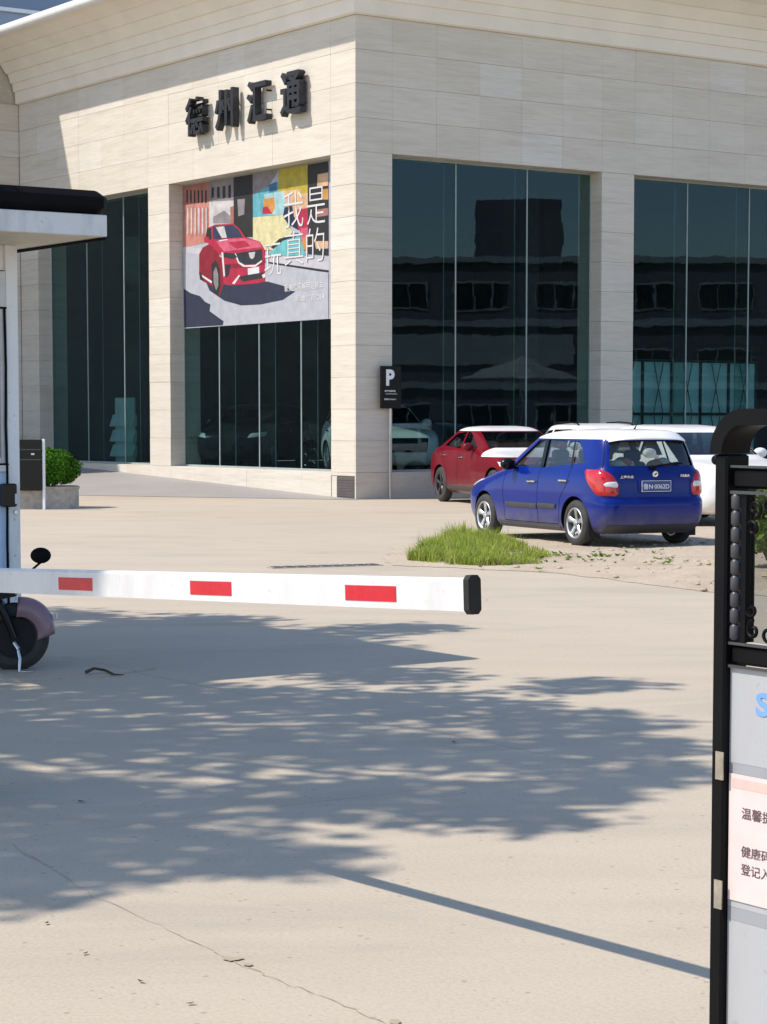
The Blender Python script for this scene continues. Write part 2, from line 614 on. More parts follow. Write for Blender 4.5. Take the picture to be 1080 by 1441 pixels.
# sandy unpaved patch under the parked cars
rnd = random.Random(4)
edge = [(0.05, 24.3), (0.9, 23.6), (1.9, 22.8), (2.7, 21.3), (3.3, 20.2), (4.6, 19.6), (7.5, 19.4), (12, 21), (14, 27), (12, 34),
        (8, 34.5), (5, 33.2), (3.2, 31.6), (1.9, 30.6), (1.0, 30.2), (0.45, 28.8), (0.1, 26.6)]
def smooth_loop(pts, n):
    out = []
    L = len(pts)
    for i in range(L):
        p0, p1, p2, p3 = (Vector(pts[(i + k - 1) % L]) for k in range(4))
        for j in range(n):
            t = j / n
            q = 0.5 * ((2 * p1) + (p2 - p0) * t + (2 * p0 - 5 * p1 + 4 * p2 - p3) * t * t + (3 * p1 - p0 - 3 * p2 + p3) * t ** 3)
            out.append(q)
    return out
loop = smooth_loop(edge, 10)
cen = Vector((5.0, 27.0))
db = MB()
from mathutils import noise as mnoise
NR = 44
for j in range(NR + 1):
    f = 1 - j / NR
    for q in loop:
        wob = 1 + 0.03 * mnoise.noise((q.x * 1.7, q.y * 1.7, 3)) + 0.02 * mnoise.noise((q.x * 6, q.y * 6, 1))
        p = cen + (q - cen) * f * wob
        k = min(1.0, (1 - f) * 7)
        h = 0.004 + k * (0.018 + 0.022 * mnoise.noise((p.x * 1.1, p.y * 1.1, 0)) + 0.012 * mnoise.noise((p.x * 4, p.y * 4, 5)))
        db.v.append((p.x, p.y, max(0.003, h)))
NL = len(loop)
for j in range(NR):
    for i in range(NL):
        i2 = (i + 1) % NL
        db.face((j * NL + i, j * NL + i2, (j + 1) * NL + i2, (j + 1) * NL + i))
dirt = db.build('dirt_patch', 'dirt', smooth=80, fixn=False)
dirt['kind'] = 'structure'
tag(dirt, 'sandy bare dirt patch under the blue hatchback', 'dirt')

# ================================================================== showroom
LAST_S = 15.35
TOPW, CORN = 6.98, 9.67
bld = empty('showroom_building', CK, SITE)
tag(bld, 'cream stone clad showroom with tall glass walls and curved cornice', 'building')
TH, REC, SL = 0.80, 0.38, 0.04
def core(x0, x1, y0, y1, z0, z1, name='wall', mat='joint'):
    b = MB()
    b.box(((x0 + x1) / 2, (y0 + y1) / 2, (z0 + z1) / 2), (x1 - x0, y1 - y0, z1 - z0))
    return b.build(name, mat, bld)
# left front (plane x=0), right front (plane y=0): cores sit SL behind the faces
PL = [(0, 0.90), (7.57, 8.55), (14.35, LAST_S)]
PRT = [(0, 0.90), (6.49, 7.42), (13.0, 13.92), (19.5, 20.4)]
core(SL, TH, SL, 0.90 - SL, -0.3, TOPW + SL)                    # corner pillar, left leg
core(TH + 0.002, 0.90 - SL, SL, TH, -0.3, TOPW + SL)
for a, b in PL[1:]:
    core(SL, TH, a + SL, b - SL, -0.3, TOPW + SL)
for a, b in PRT[1:]:
    core(a + SL, b - SL, SL, TH, -0.3, TOPW + SL)
core(SL, TH, SL, LAST_S, TOPW + SL + 0.002, CORN + 1.2)
core(TH + 0.002, 20.4, SL, TH, TOPW + SL + 0.002, CORN + 1.2)
for (a, b) in ((0.90, 7.57), (8.55, 14.35)):
    core(SL, TH, a - SL + 0.001, b + SL - 0.001, -0.3, 0.50)
for (a, b) in ((0.90, 6.49), (7.42, 13.0), (13.92, 19.5)):
    core(a - SL + 0.001, b + SL - 0.001, SL, TH, -0.3, 0.50)

SLABS = {}
nslab = 0
def slab(c, s):
    """one stone slab; meshes are shared between slabs of one size"""
    global nslab
    key = tuple(round(q, 3) for q in s)
    if key not in SLABS:
        b = MB()
        b.box((0, 0, 0), s, 0.003)
        SLABS[key] = b.mesh('slab', 'travertine')
    o = obj('slab', SLABS[key], bld, c)
    nslab += 1
    return o
GAP = 0.004
ROWS = [(0.0, 0.54)] + [(0.54 + 0.644 * i, 0.54 + 0.644 * (i + 1)) for i in range(10)]
TOPR = [(TOPW + (CORN - TOPW) / 4 * i, TOPW + (CORN - TOPW) / 4 * (i + 1)) for i in range(4)]
jit = random.Random(11)
def jz():
    return jit.uniform(-0.0025, 0.0025)
def slab_x(y0, y1, z0, z1, x=0.0):       # slab on the left front
    slab((x + SL / 2 + jz(), (y0 + y1) / 2, (z0 + z1) / 2), (SL, y1 - y0 - 0.0015, z1 - z0 - GAP))
def slab_y(x0, x1, z0, z1, y=0.0):
    slab(((x0 + x1) / 2, y + SL / 2 + jz(), (z0 + z1) / 2), (x1 - x0 - 0.0015, SL, z1 - z0 - GAP))
for a, b in PL:
    for i, (z0, z1) in enumerate(ROWS):
        if a == 0 and i == 0:
            slab_x(SL, b, 0.47, z1)
            continue
        slab_x(a + (SL if a == 0 else 0), b, z0 - (0.25 if i == 0 else 0), z1)
for a, b in PRT[:3]:
    for i, (z0, z1) in enumerate(ROWS):
        slab_y(a, b, z0 - (0.1 if i == 0 else 0), z1)
# jamb faces
for y in (7.57, 14.35):
    for z0, z1 in ROWS[1:]:
        slab((SL + (TH - SL) / 2, y + SL / 2, (z0 + z1) / 2), (TH - SL, SL, z1 - z0 - GAP))
for x in (6.49, 13.0):
    for z0, z1 in ROWS[1:]:
        slab((x + SL / 2, SL + (TH - SL) / 2, (z0 + z1) / 2), (SL, TH - SL, z1 - z0 - GAP))
# plinth under the windows
def split(a, b, n):
    return [(a + (b - a) * i / n, a + (b - a) * (i + 1) / n) for i in range(n)]
for a, b, n in ((0.90, 7.57, 6), (8.55, 14.35, 5)):
    for p, q in split(a, b, n):
        slab_x(p, q, -0.25, 0.54)
    core(SL + 0.002, TH, a, b, 0.502, 0.54, 'window_sill', 'travertine')
for a, b, n in ((0.90, 6.49, 5), (7.42, 13.0, 5)):
    for p, q in split(a, b, n):
        slab_y(p, q, -0.1, 0.54)
    core(a, b, SL + 0.002, TH, 0.502, 0.54, 'window_sill', 'travertine')
# frieze above the windows
segL = [(SL, 0.90)] + split(0.90, 7.57, 6) + [(7.57, 8.55)] + split(8.55, 14.35, 5) + [(14.35, LAST_S)]
segR = [(0, 0.90)] + split(0.90, 6.49, 5) + [(6.49, 7.42)] + split(7.42, 13.0, 5) + [(13.0, 13.92)] + split(13.92, 19.5, 5)
for z0, z1 in TOPR:
    for a, b in segL:
        slab_x(a, b, z0, z1)
    for a, b in segR:
        slab_y(a, b, z0, z1)
# soffits over the recessed glass
for a, b in ((0.90, 7.57), (8.55, 14.35)):
    core(SL + 0.002, TH, a, b, TOPW, TOPW + SL, 'soffit', 'travertine')
for a, b in ((0.90, 6.49), (7.42, 13.0), (13.92, 19.5)):
    core(a, b, SL + 0.002, TH, TOPW, TOPW + SL, 'soffit', 'travertine')

# dark vent panel low on the corner
b = MB()
b.box((0.020, 0.37, 0.225), (0.05, 0.64, 0.44), 0.006)
vent = b.build('vent_panel', 'dark_vent', bld)
b = MB()
for i in range(7):
    b.box((-0.008, 0.37, 0.06 + i * 0.055), (0.012, 0.58, 0.012))
b.build('louvre', 'dark_vent', vent)
slab((0.03 + jz(), 0.79, 0.22), (SL, 0.20, 0.5))
slab((0.045, 0.37, -0.08), (SL, 0.64, 0.15))

# glass walls: panes, joint strips and glass fins
def pane_wall(side, a, b, joints):
    xs = [a] + list(joints) + [b]
    for i in range(len(xs) - 1):
        p, q = xs[i], xs[i + 1]
        if i > 0:
            p += 0.012
        if i < len(xs) - 2:
            q -= 0.012
        m_ = MB()
        if side == 'x':
            m_.box((REC, (p + q) / 2, (0.54 + TOPW) / 2), (0.012, q - p, TOPW - 0.54))
        else:
            m_.box(((p + q) / 2, REC, (0.54 + TOPW) / 2), (q - p, 0.012, TOPW - 0.54))
        m_.build('pane', 'showroom_glass', bld)
    for j in joints:
        m_ = MB()
        m2 = MB()
        if side == 'x':
            m_.box((REC - 0.004, j, (0.54 + TOPW) / 2), (0.024, 0.028, TOPW - 0.54))
            m2.box((REC + 0.21, j, (0.54 + TOPW) / 2), (0.38, 0.016, TOPW - 0.54))
        else:
            m_.box((j, REC - 0.004, (0.54 + TOPW) / 2), (0.028, 0.024, TOPW - 0.54))
            m2.box((j, REC + 0.21, (0.54 + TOPW) / 2), (0.016, 0.38, TOPW - 0.54))
        s_ = m_.build('joint_strip', 'joint_strip', bld)
        m2.build('glass_fin', 'fin_glass', s_)
        m3 = MB()
        if side == 'x':
            m3.box((REC + 0.41, j, (0.54 + TOPW) / 2), (0.012, 0.020, TOPW - 0.54))
        else:
            m3.box((j, REC + 0.41, (0.54 + TOPW) / 2), (0.020, 0.012, TOPW - 0.54))
        m3.build('fin_edge', 'joint_strip', s_)
    # slim rails and edge strips round the opening
    m_ = MB()
    for e, dy in ((a, 0.015), (b, -0.015)):
        if side == 'x':
            m_.box((REC - 0.002, e + dy, (0.54 + TOPW) / 2), (0.03, 0.03, TOPW - 0.542))
        else:
            m_.box((e + dy, REC - 0.002, (0.54 + TOPW) / 2), (0.03, 0.03, TOPW - 0.542))
    for z in (0.56, TOPW - 0.02):
        if side == 'x':
            m_.box((REC - 0.003, (a + b) / 2, z), (0.034, b - a - 0.062, 0.036))
        else:
            m_.box(((a + b) / 2, REC - 0.003, z), (b - a - 0.062, 0.034, 0.036))
    m_.build('window_frame', 'joint_strip', bld)
pane_wall('x', 0.90, 7.57, (2.59, 4.28, 5.98))
pane_wall('x', 8.55, 14.35, (10.45, 12.37))
pane_wall('y', 0.90, 6.49, (2.79, 4.70))
pane_wall('y', 7.42, 13.0, (9.35, 11.29))

# cornice: concave flare with fine steps, mitred round the corner
PROF = [(0.045, 9.672), (0.10, 9.70), (0.115, 9.98), (0.155, 9.985), (0.185, 10.18), (0.225, 10.19), (0.31, 10.42),
        (0.36, 10.43), (0.52, 10.66), (0.57, 10.665), (0.80, 10.87), (0.86, 10.875), (1.16, 11.04), (1.34, 11.09)]
CAPP = [(1.335, 11.04), (1.40, 11.045), (1.45, 11.10), (1.45, 11.20), (1.40, 11.26), (1.25, 11.28), (0.0, 11.28), (0.0, 11.10), (1.30, 11.10)]
def sweep(prof, path, name, mat, closed=False, smooth=None):
    b_ = MB()
    n = len(prof)
    for q, z in prof:
        for fn in path:
            x, y = fn(q)
            b_.v.append((x, y, z))
    m_ = len(path)
    for i in range(n if closed else n - 1):
        i2 = (i + 1) % n
        for j in range(m_ - 1):
            b_.face((i * m_ + j, i * m_ + j + 1, i2 * m_ + j + 1, i2 * m_ + j))
    return b_.build(name, mat, bld, smooth=smooth)
pathL = [lambda q: (-q, -q), lambda q: (-q, 4.0), lambda q: (-q, 9.0), lambda q: (-q, LAST_S)]
pathR = [lambda q: (20.4, -q), lambda q: (12.0, -q), lambda q: (5.0, -q), lambda q: (-q, -q)]
PB = PROF + [(0.0, 11.09), (0.0, 9.672)]
sweep(PB, pathL, 'cornice', 'cornice_paint', closed=True)
sweep(PB, pathR, 'cornice', 'cornice_paint', closed=True)
sweep(CAPP, pathL, 'cornice_cap', 'white_cap', closed=True, smooth=50)
sweep(CAPP, pathR, 'cornice_cap', 'white_cap', closed=True, smooth=50)
core(0.01, 20.4, 0.01, LAST_S, 10.9, 11.08, 'roof', 'white_cap')
# inside
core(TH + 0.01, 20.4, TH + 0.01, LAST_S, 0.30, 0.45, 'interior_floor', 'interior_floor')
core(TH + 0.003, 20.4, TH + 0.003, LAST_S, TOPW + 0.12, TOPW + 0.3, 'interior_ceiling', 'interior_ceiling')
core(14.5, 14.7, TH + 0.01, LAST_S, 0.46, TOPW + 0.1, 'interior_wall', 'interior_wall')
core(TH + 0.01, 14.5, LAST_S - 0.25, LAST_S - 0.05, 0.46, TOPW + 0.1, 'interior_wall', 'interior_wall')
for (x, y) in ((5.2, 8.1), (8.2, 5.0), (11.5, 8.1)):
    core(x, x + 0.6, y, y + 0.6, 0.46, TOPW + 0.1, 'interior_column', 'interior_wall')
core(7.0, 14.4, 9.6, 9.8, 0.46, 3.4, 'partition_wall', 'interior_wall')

# wing that comes forward at the far end of the sunlit front
wing = empty('side_wing', W(0, LAST_S), SITE)
tag(wing, 'plain cream stone wing that stands forward behind the guard booth', 'building')
b = MB()
b.box((-5.5, 6.06, 5.4), (13.0, 12.0, 11.3))
b.build('wall', 'joint', wing)
for r_, (z0, z1) in enumerate(ROWS + TOPR):
    for p, q in split(-3.6, -0.0, 3):
        key = ('w', round(q - p, 3), round(z1 - z0, 3))
        if key not in SLABS:
            k_ = MB()
            k_.box((0, 0, 0), (q - p - GAP, SL, z1 - z0 - GAP), 0.006)
            SLABS[key] = k_.mesh('slab', 'travertine')
        obj('slab', SLABS[key], wing, ((p + q) / 2, 0.035 + jz(), (z0 + z1) / 2))

# taller bluish block behind the roof
tall = empty('tall_rear_block', W(0, LAST_S + 0.10), SITE)
tag(tall, 'blue grey tower block rising behind the showroom roof', 'building')
b = MB()
b.box((6.0, 7.2, 14.05), (36.0, 14.0, 5.4))
b.build('wall', 'far_blue', tall)
for i in range(12):
    x = -10 + i * 2.6
    b = MB()
    b.box((x, 0.14, 14.7), (1.5, 0.16, 2.3))
    w_ = b.build('window', 'far_blue_dark', tall)
    b = MB()
    for dx in (-0.36, 0.36):
        b.box((x + dx, 0.05, 14.7), (0.66, 0.03, 2.1))
    b.build('pane', 'dark_glass', w_)
for z in (12.1, 13.0, 16.3):
    b = MB()
    b.box((6.0, 0.15, z), (36.0, 0.16, 0.10))
    b.build('ledge', 'white_cap', tall)
b = MB()
b.box((6.0, 0.17, 12.55), (36.0, 0.10, 0.8))
b.build('cladding_band', 'far_blue_dark', tall)

# big black sign letters
LZ = 7.90
for ch, s_mid, hh in (('德', 6.02, 0.84), ('州', 4.74, 0.86), ('汇', 3.40, 0.88), ('通', 2.06, 0.90)):
    me = text_mesh(ch, 1.0, 'black_letter', extrude=0.08, offset=0.02, name='sign_letter')
    xs = [v_.co.x for v_ in me.vertices]
    zs = [v_.co.z for v_ in me.vertices]
    me.transform(Matrix.Translation((-(min(xs) + max(xs)) / 2, 0, -min(zs))))
    me.transform(Matrix.Diagonal((0.78 / (max(xs) - min(xs)), 1, hh / (max(zs) - min(zs)), 1)))
    me.transform(Matrix.Rotation(-math.pi / 2, 4, 'Z'))
    o = obj('sign_letter', me, None, W(-0.15, s_mid, LZ), SITE)
    tag(o, {'德': 'black raised sign character 德, leftmost of the four on the wall', '州': 'black raised sign character 州, second of the four on the wall',
            '汇': 'black raised sign character 汇, third of the four on the wall', '通': 'black raised sign character 通, rightmost of the four on the wall'}[ch], 'sign letter', 'sign letters on the showroom wall')
    b = MB()
    for dy in (-0.25, 0.25):
        for dz in (0.25, 0.65):
            b.box((0.095, dy, dz), (0.13, 0.03, 0.03))
    b.build('mounting_pin', 'black_matt', o)

# ================================================================== advertising poster on the glass
def flat(name, col, rough=0.6):
    return simple(name, col, rough, vary=0.05 if 'white' in name else (0.10 if ('road' in name or 'walk' in name) else 0.22), scale=5.0)
for nm, c in dict(road=(0.50, 0.51, 0.57), walk=(0.60, 0.58, 0.62), salmon=(0.60, 0.25, 0.20), brick=(0.42, 0.17, 0.14), dark=(0.045, 0.045, 0.05),
                  grey=(0.28, 0.25, 0.26), pale=(0.62, 0.60, 0.60), sky=(0.12, 0.42, 0.50), aqua=(0.38, 0.62, 0.66), yellow=(0.62, 0.50, 0.05), cream=(0.74, 0.68, 0.38),
                  orange=(0.76, 0.34, 0.08), peach=(0.72, 0.46, 0.26), navy=(0.02, 0.04, 0.12), red=(0.56, 0.02, 0.07), crimson=(0.33, 0.01, 0.035), pink=(0.66, 0.12, 0.20),
                  blue=(0.05, 0.20, 0.40), shade=(0.05, 0.07, 0.15), white=(0.78, 0.78, 0.80), glassb=(0.06, 0.09, 0.20), grille=(0.05, 0.06, 0.08), teal=(0.16, 0.52, 0.54)).items():
    flat('print_' + nm, tuple(q * (0.74 if min(c) > 0.1 else (0.62 if max(c) > 0.25 else 0.32)) for q in c))
PMATS = [n_ for n_ in MATS if n_.startswith('print_')]
poster = empty('poster', W(REC - 0.03, 7.55, 3.70), SITE)
tag(poster, 'large colourful poster of a red sedan taped inside the window bay under the sign letters', 'poster')
PW, PH = 7.55 - 1.5, 3.25
b = MB()
b.box((0.006, -(7.55 - 0.95) / 2, PH / 2), (0.008, 7.55 - 0.95, PH))
b.build('sheet', 'print_road', poster)
def zp(x, y):
    u = (x - 108) / 772.0
    t = (u / 44.9) / ((1 - u) / 49.4 + u / 44.9)
    top = 185 - (x - 105) * 0.1935
    bot = 945 - (x - 115) * 0.068
    return (-t * PW, (1 - (y - top) / (bot - top)) * PH)
pb = MB()
lay = [0]
def pp(mat, *pts):
    lay[0] += 1
    pb.mi = PMATS.index('print_' + mat)
    d = -0.0002 * lay[0]
    q = [zp(*p) for p in pts]
    q = [(min(max(y, -6.55), -0.004), min(max(z, 0.004), PH - 0.004)) for y, z in q]
    pb.poly([(d, y, z) for y, z in q])
# street, buildings and mural
pp('walk', (108, 505), (300, 520), (560, 530), (880, 580), (880, 630), (560, 585), (108, 540))
pp('dark', (560, 583), (880, 628), (880, 640), (700, 618), (560, 594))
pp('salmon', (108, 180), (250, 155), (250, 480), (108, 510))
pp('brick', (108, 180), (250, 155), (250, 265), (108, 285))  # top of the salmon house darkened: window lintel's shade put into the print colour
for i in range(6):
    x = 128 + i * 20
    pp('dark', (x, 205), (x + 8, 203), (x + 8, 270), (x, 272))
    pp('pale', (x + 3, 300), (x + 10, 298), (x + 9, 430), (x + 2, 440))
    pp('brick', (x + 11, 295), (x + 15, 295), (x + 14, 450), (x + 10, 452))
pp('grey', (250, 155), (380, 130), (380, 255), (250, 265))  # upper part of the pale house greyed, lintel shade painted in
for i in range(4):
    x = 262 + i * 30
    pp('dark', (x, 190 - i * 5), (x + 14, 187 - i * 5), (x + 14, 240), (x, 245))
pp('pale', (250, 265), (380, 255), (380, 440), (250, 450))
pp('grey', (270, 345), (330, 310), (375, 350), (375, 380), (270, 380))
pp('brick', (362, 290), (380, 285), (380, 440), (362, 440))
pp('dark', (380, 132), (482, 112), (482, 450), (380, 450))
pp('grey', (400, 250), (440, 245), (436, 330), (404, 340))
pp('grey', (482, 112), (620, 85), (560, 180), (482, 225))
pp('sky', (482, 225), (560, 180), (620, 150), (660, 210), (640, 420), (482, 420))
pp('aqua', (540, 220), (680, 195), (700, 330), (560, 330))
pp('blue', (566, 170), (608, 152), (610, 200), (570, 212))
pp('yellow', (620, 85), (772, 55), (768, 185), (615, 205))
pp('cream', (482, 345), (640, 330), (690, 420), (640, 520), (482, 520))
pp('orange', (540, 245), (595, 235), (600, 290), (585, 325), (535, 320))
pp('red', (535, 290), (560, 285), (585, 325), (533, 326))
pp('peach', (640, 200), (772, 185), (772, 420), (700, 360), (660, 270))
pp('yellow', (730, 120), (772, 110), (772, 210), (735, 215))
pp('navy', (650, 290), (690, 280), (700, 340), (735, 380), (720, 410), (670, 380), (640, 340))
pp('teal', (560, 545), (640, 470), (730, 440), (760, 545), (660, 550))
pp('dark', (575, 505), (620, 460), (720, 425), (725, 440), (640, 470), (590, 515))
pp('red', (718, 300), (780, 290), (785, 400), (745, 440), (720, 400))
pp('pink', (735, 400), (780, 395), (765, 470), (740, 480))
pp('orange', (740, 460), (775, 440), (780, 510), (750, 520))
pp('dark', (772, 58), (880, 38), (880, 548), (772, 540))
pp('peach', (825, 110), (880, 98), (880, 170), (822, 175))
pp('orange', (850, 190), (880, 185), (880, 245), (850, 245))
pp('brick', (820, 300), (880, 290), (880, 330), (822, 340))
pp('peach', (808, 470), (880, 470), (880, 510), (815, 512))
pp('road', (108, 540), (560, 592), (880, 642), (880, 893), (115, 945))
# tree shadow in the lower corner
pp('shade', (112, 730), (150, 755), (200, 770), (225, 800), (255, 815), (250, 850), (290, 880), (325, 905), (320, 927), (114, 940))
# shadow below the printed car
pp('shade', (230, 690), (560, 690), (640, 712), (705, 745), (640, 790), (520, 815), (420, 820), (330, 795), (250, 740))
# printed car
pp('crimson', (196, 545), (215, 510), (250, 490), (290, 510), (330, 640), (330, 700), (300, 770), (270, 720), (215, 690), (195, 655))
pp('red', (225, 470), (240, 405), (285, 385), (380, 380), (415, 410), (440, 450), (520, 475), (545, 520), (548, 690), (500, 700), (360, 712), (325, 705), (320, 560), (260, 500))
pp('glassb', (268, 398), (375, 386), (405, 410), (430, 452), (330, 460), (272, 466))
pp('dark', (238, 410), (262, 402), (262, 466), (232, 470))
pp('crimson', (196, 560), (320, 560), (325, 640), (260, 640), (198, 620))
pp('pink', (285, 475), (340, 462), (440, 458), (520, 478), (530, 505), (400, 520), (330, 530))
pp('red', (350, 480), (440, 470), (470, 500), (395, 515))
pp('crimson', (330, 600), (545, 575), (545, 600), (332, 625))
pp('white', (300, 470), (345, 463), (350, 467), (305, 476))
pp('pale', (285, 400), (330, 394), (345, 455), (318, 458))
pp('red', (222, 455), (248, 452), (250, 478), (224, 480))
pp('dark', (436, 428), (450, 430), (450, 446), (438, 446))
pp('grille', (385, 540), (530, 515), (532, 570), (500, 595), (430, 600), (400, 578))
pp('white', (385, 540), (392, 540), (410, 585), (440, 603), (495, 600), (528, 575), (532, 582), (495, 611), (430, 611), (404, 592))
pp('pale', (460, 535), (495, 530), (490, 560), (478, 570), (466, 562))
pp('white', (455, 620), (515, 610), (516, 648), (456, 662))
pp('grille', (325, 535), (385, 540), (400, 560), (372, 570), (330, 560))
pp('white', (315, 535), (325, 535), (334, 660), (326, 665))
pp('grille', (335, 600), (365, 600), (352, 660), (336, 670))
pp('grille', (400, 665), (540, 640), (540, 670), (430, 690))
pp('white', (370, 702), (408, 655), (414, 660), (385, 704))
pp('white', (530, 655), (548, 645), (550, 665), (536, 672))
pp('dark', (262, 600), (285, 575), (305, 620), (308, 720), (295, 772), (275, 745), (262, 680))
pp('grey', (272, 640), (286, 610), (298, 650), (298, 715), (286, 740), (274, 700))
pp('dark', (196, 640), (210, 650), (220, 690), (200, 680))
pp('white', (210, 655), (265, 690), (262, 702), (214, 668))
pb.build('print', PMATS, poster, fixn=False)
def ptext(txt, x, y, hz, wz, mat='print_white', off=0.0):
    me = text_mesh(txt, 1.0, mat, offset=off)
    xs = [q.co.x for q in me.vertices]
    zs = [q.co.z for q in me.vertices]
    y0, z0 = zp(x, y + hz)
    y1, z1 = zp(x + wz, y)
    y2, z2 = zp(x, y)
    me.transform(Matrix.Translation((-min(xs), 0, -min(zs))))
    me.transform(Matrix.Diagonal((abs(y1 - y0) / (max(xs) - min(xs)), 1, abs(z2 - z0) / (max(zs) - min(zs)), 1)))
    me.transform(Matrix.Rotation(-math.pi / 2, 4, 'Z'))
    me.transform(Matrix.Translation((-0.0002 * (lay[0] + 6), y0, z0)))
    obj('lettering', me, poster)
ptext('是', 770, 185, 200, 95, off=-0.010)
ptext('我', 645, 210, 195, 105, off=-0.010)
ptext('的', 765, 405, 180, 95, off=-0.010)
ptext('真', 650, 425, 180, 100, off=-0.010)
ptext('玩', 545, 490, 170, 90, off=-0.010)
ptext('新美式风格后驱轿车', 650, 705, 42, 205, off=0.012)
ptext('凯迪拉克CT4', 710, 765, 36, 150, off=0.012)

# ================================================================== cars
def catmull(keys, z):
    n = len(keys)
    if z <= keys[0][0]:
        return keys[0][1:]
    if z >= keys[-1][0]:
        return keys[-1][1:]
    for i in range(n - 1):
        if keys[i][0] <= z <= keys[i + 1][0]:
            break
    k1, k2 = keys[i], keys[i + 1]
    k0, k3 = keys[max(i - 1, 0)], keys[min(i + 2, n - 1)]
    h = k2[0] - k1[0]
    t = (z - k1[0]) / h
    out = []
    for c_ in range(1, len(k1)):
        d = (k2[c_] - k1[c_]) / h
        def slope(a, b_):
            q = b_[0] - a[0]
            return (b_[c_] - a[c_]) / q if q > 1e-9 else d
        m1 = slope(k0, k1) if i > 0 else d
        m2 = slope(k2, k3) if i + 2 < n else d
        # monotone tangents
        t1 = 0 if m1 * d <= 0 else 2 * m1 * d / (m1 + d)
        t2 = 0 if m2 * d <= 0 else 2 * m2 * d / (m2 + d)
        out.append((2 * t ** 3 - 3 * t * t + 1) * k1[c_] + (t ** 3 - 2 * t * t + t) * h * t1 + (-2 * t ** 3 + 3 * t * t) * k2[c_] + (t ** 3 - t * t) * h * t2)
    return out

class CarShape:
    """plan-view rings stacked in height: z -> rear x, front x, half width, rear and front squareness"""
    NP = 132
    def __init__(self, keys):
        self.k = keys
        self.cache = {}
    def ring(self, z, inset=0.0, n=None):
        key = (round(z, 4), round(inset, 4), n)
        if key in self.cache:
            return self.cache[key]
        xr, xf, w, nr, nf = catmull(self.k, z)
        xr += inset
        xf -= inset
        w -= inset
        xm = xr + (xf - xr) * 0.5
        dense = []
        M = 720
        for i in range(M):
            th = math.pi + 2 * math.pi * i / M          # starts at the rear centre
            c_, s_ = math.cos(th), math.sin(th)
            e = nf if c_ > 0 else nr
            a = (xf - xm) if c_ > 0 else (xm - xr)
            x = xm + a * math.copysign(abs(c_) ** (2 / e), c_)
            y = w * math.copysign(abs(s_) ** (2 / e), s_)
            dense.append((x, y))
        # equal arc lengths
        cum = [0.0]
        for i in range(M):
            p, q = dense[i], dense[(i + 1) % M]
            cum.append(cum[-1] + math.hypot(q[0] - p[0], q[1] - p[1]))
        N = n or self.NP
        out = []
        j = 0
        for i in range(N):
            t = cum[-1] * i / N
            while cum[j + 1] < t:
                j += 1
            f = (t - cum[j]) / max(cum[j + 1] - cum[j], 1e-9)
            p, q = dense[j], dense[(j + 1) % M]
            out.append((p[0] + (q[0] - p[0]) * f, p[1] + (q[1] - p[1]) * f))
        self.cache[key] = out
        return out
    def shell(self, zs, inset=0.0, cap=True):
        b_ = MB()
        N = self.NP
        for z in zs:
            for x, y in self.ring(z, inset):
                b_.v.append((x, y, z))
        for i in range(len(zs) - 1):
            for k in range(N):
                k2 = (k + 1) % N
                b_.face((i * N + k, i * N + k2, (i + 1) * N + k2, (i + 1) * N + k))
        if cap:
            b_.face([k for k in range(N)][::-1])
            b_.face([(len(zs) - 1) * N + k for k in range(N)])
        return b_
    def side_y(self, x, z):
        r_ = self.ring(z, 0.0, 360)
        best = 0.0
        for i in range(180, 360):
            p, q = r_[i], r_[(i + 1) % 360]
            lo, hi = min(p[0], q[0]), max(p[0], q[0])
            if lo - 1e-6 <= x <= hi + 1e-6:
                f = 0 if hi - lo < 1e-9 else (x - p[0]) / (q[0] - p[0])
                best = max(best, abs(p[1] + (q[1] - p[1]) * f))
        return best
    def end_x(self, y, z, front=False):
        r_ = self.ring(z, 0.0, 360)
        best = None
        for i in range(360):
            p, q = r_[i], r_[(i + 1) % 360]
            lo, hi = min(p[1], q[1]), max(p[1], q[1])
            if lo - 1e-6 <= y <= hi + 1e-6:
                f = 0 if hi - lo < 1e-9 else (y - p[1]) / (q[1] - p[1])
                x = p[0] + (q[0] - p[0]) * f
                if best is None or (x > best if front else x < best):
                    best = x
        if best is None:
            best = (r_[180][0] if front else r_[0][0])
        return best

def lin(a, b, n):
    return [a + (b - a) * i / n for i in range(n + 1)]
def quad_patch(poly4, nu, nv, fn):
    """bilinear grid inside four corners (bl, br, tr, tl), lifted by fn"""
    bl, br, tr, tl = poly4
    def g_(u, v):
        a = (bl[0] + (br[0] - bl[0]) * u, bl[1] + (br[1] - bl[1]) * u)
        c_ = (tl[0] + (tr[0] - tl[0]) * u, tl[1] + (tr[1] - tl[1]) * u)
        return fn(a[0] + (c_[0] - a[0]) * v, a[1] + (c_[1] - a[1]) * v)
    b_ = MB()
    b_.grid(g_, nu, nv)
    return b_
def inpoly(x, z, poly):
    c_ = False
    n = len(poly)
    for i in range(n):
        (x1, z1), (x2, z2) = poly[i], poly[(i + 1) % n]
        if (z1 > z) != (z2 > z) and x < (x2 - x1) * (z - z1) / (z2 - z1) + x1:
            c_ = not c_
    return c_
def grow(poly, d):
    cx = sum(p[0] for p in poly) / len(poly)
    cz = sum(p[1] for p in poly) / len(poly)
    return [(p[0] + math.copysign(d, p[0] - cx), p[1] + math.copysign(d, p[1] - cz)) for p in poly]
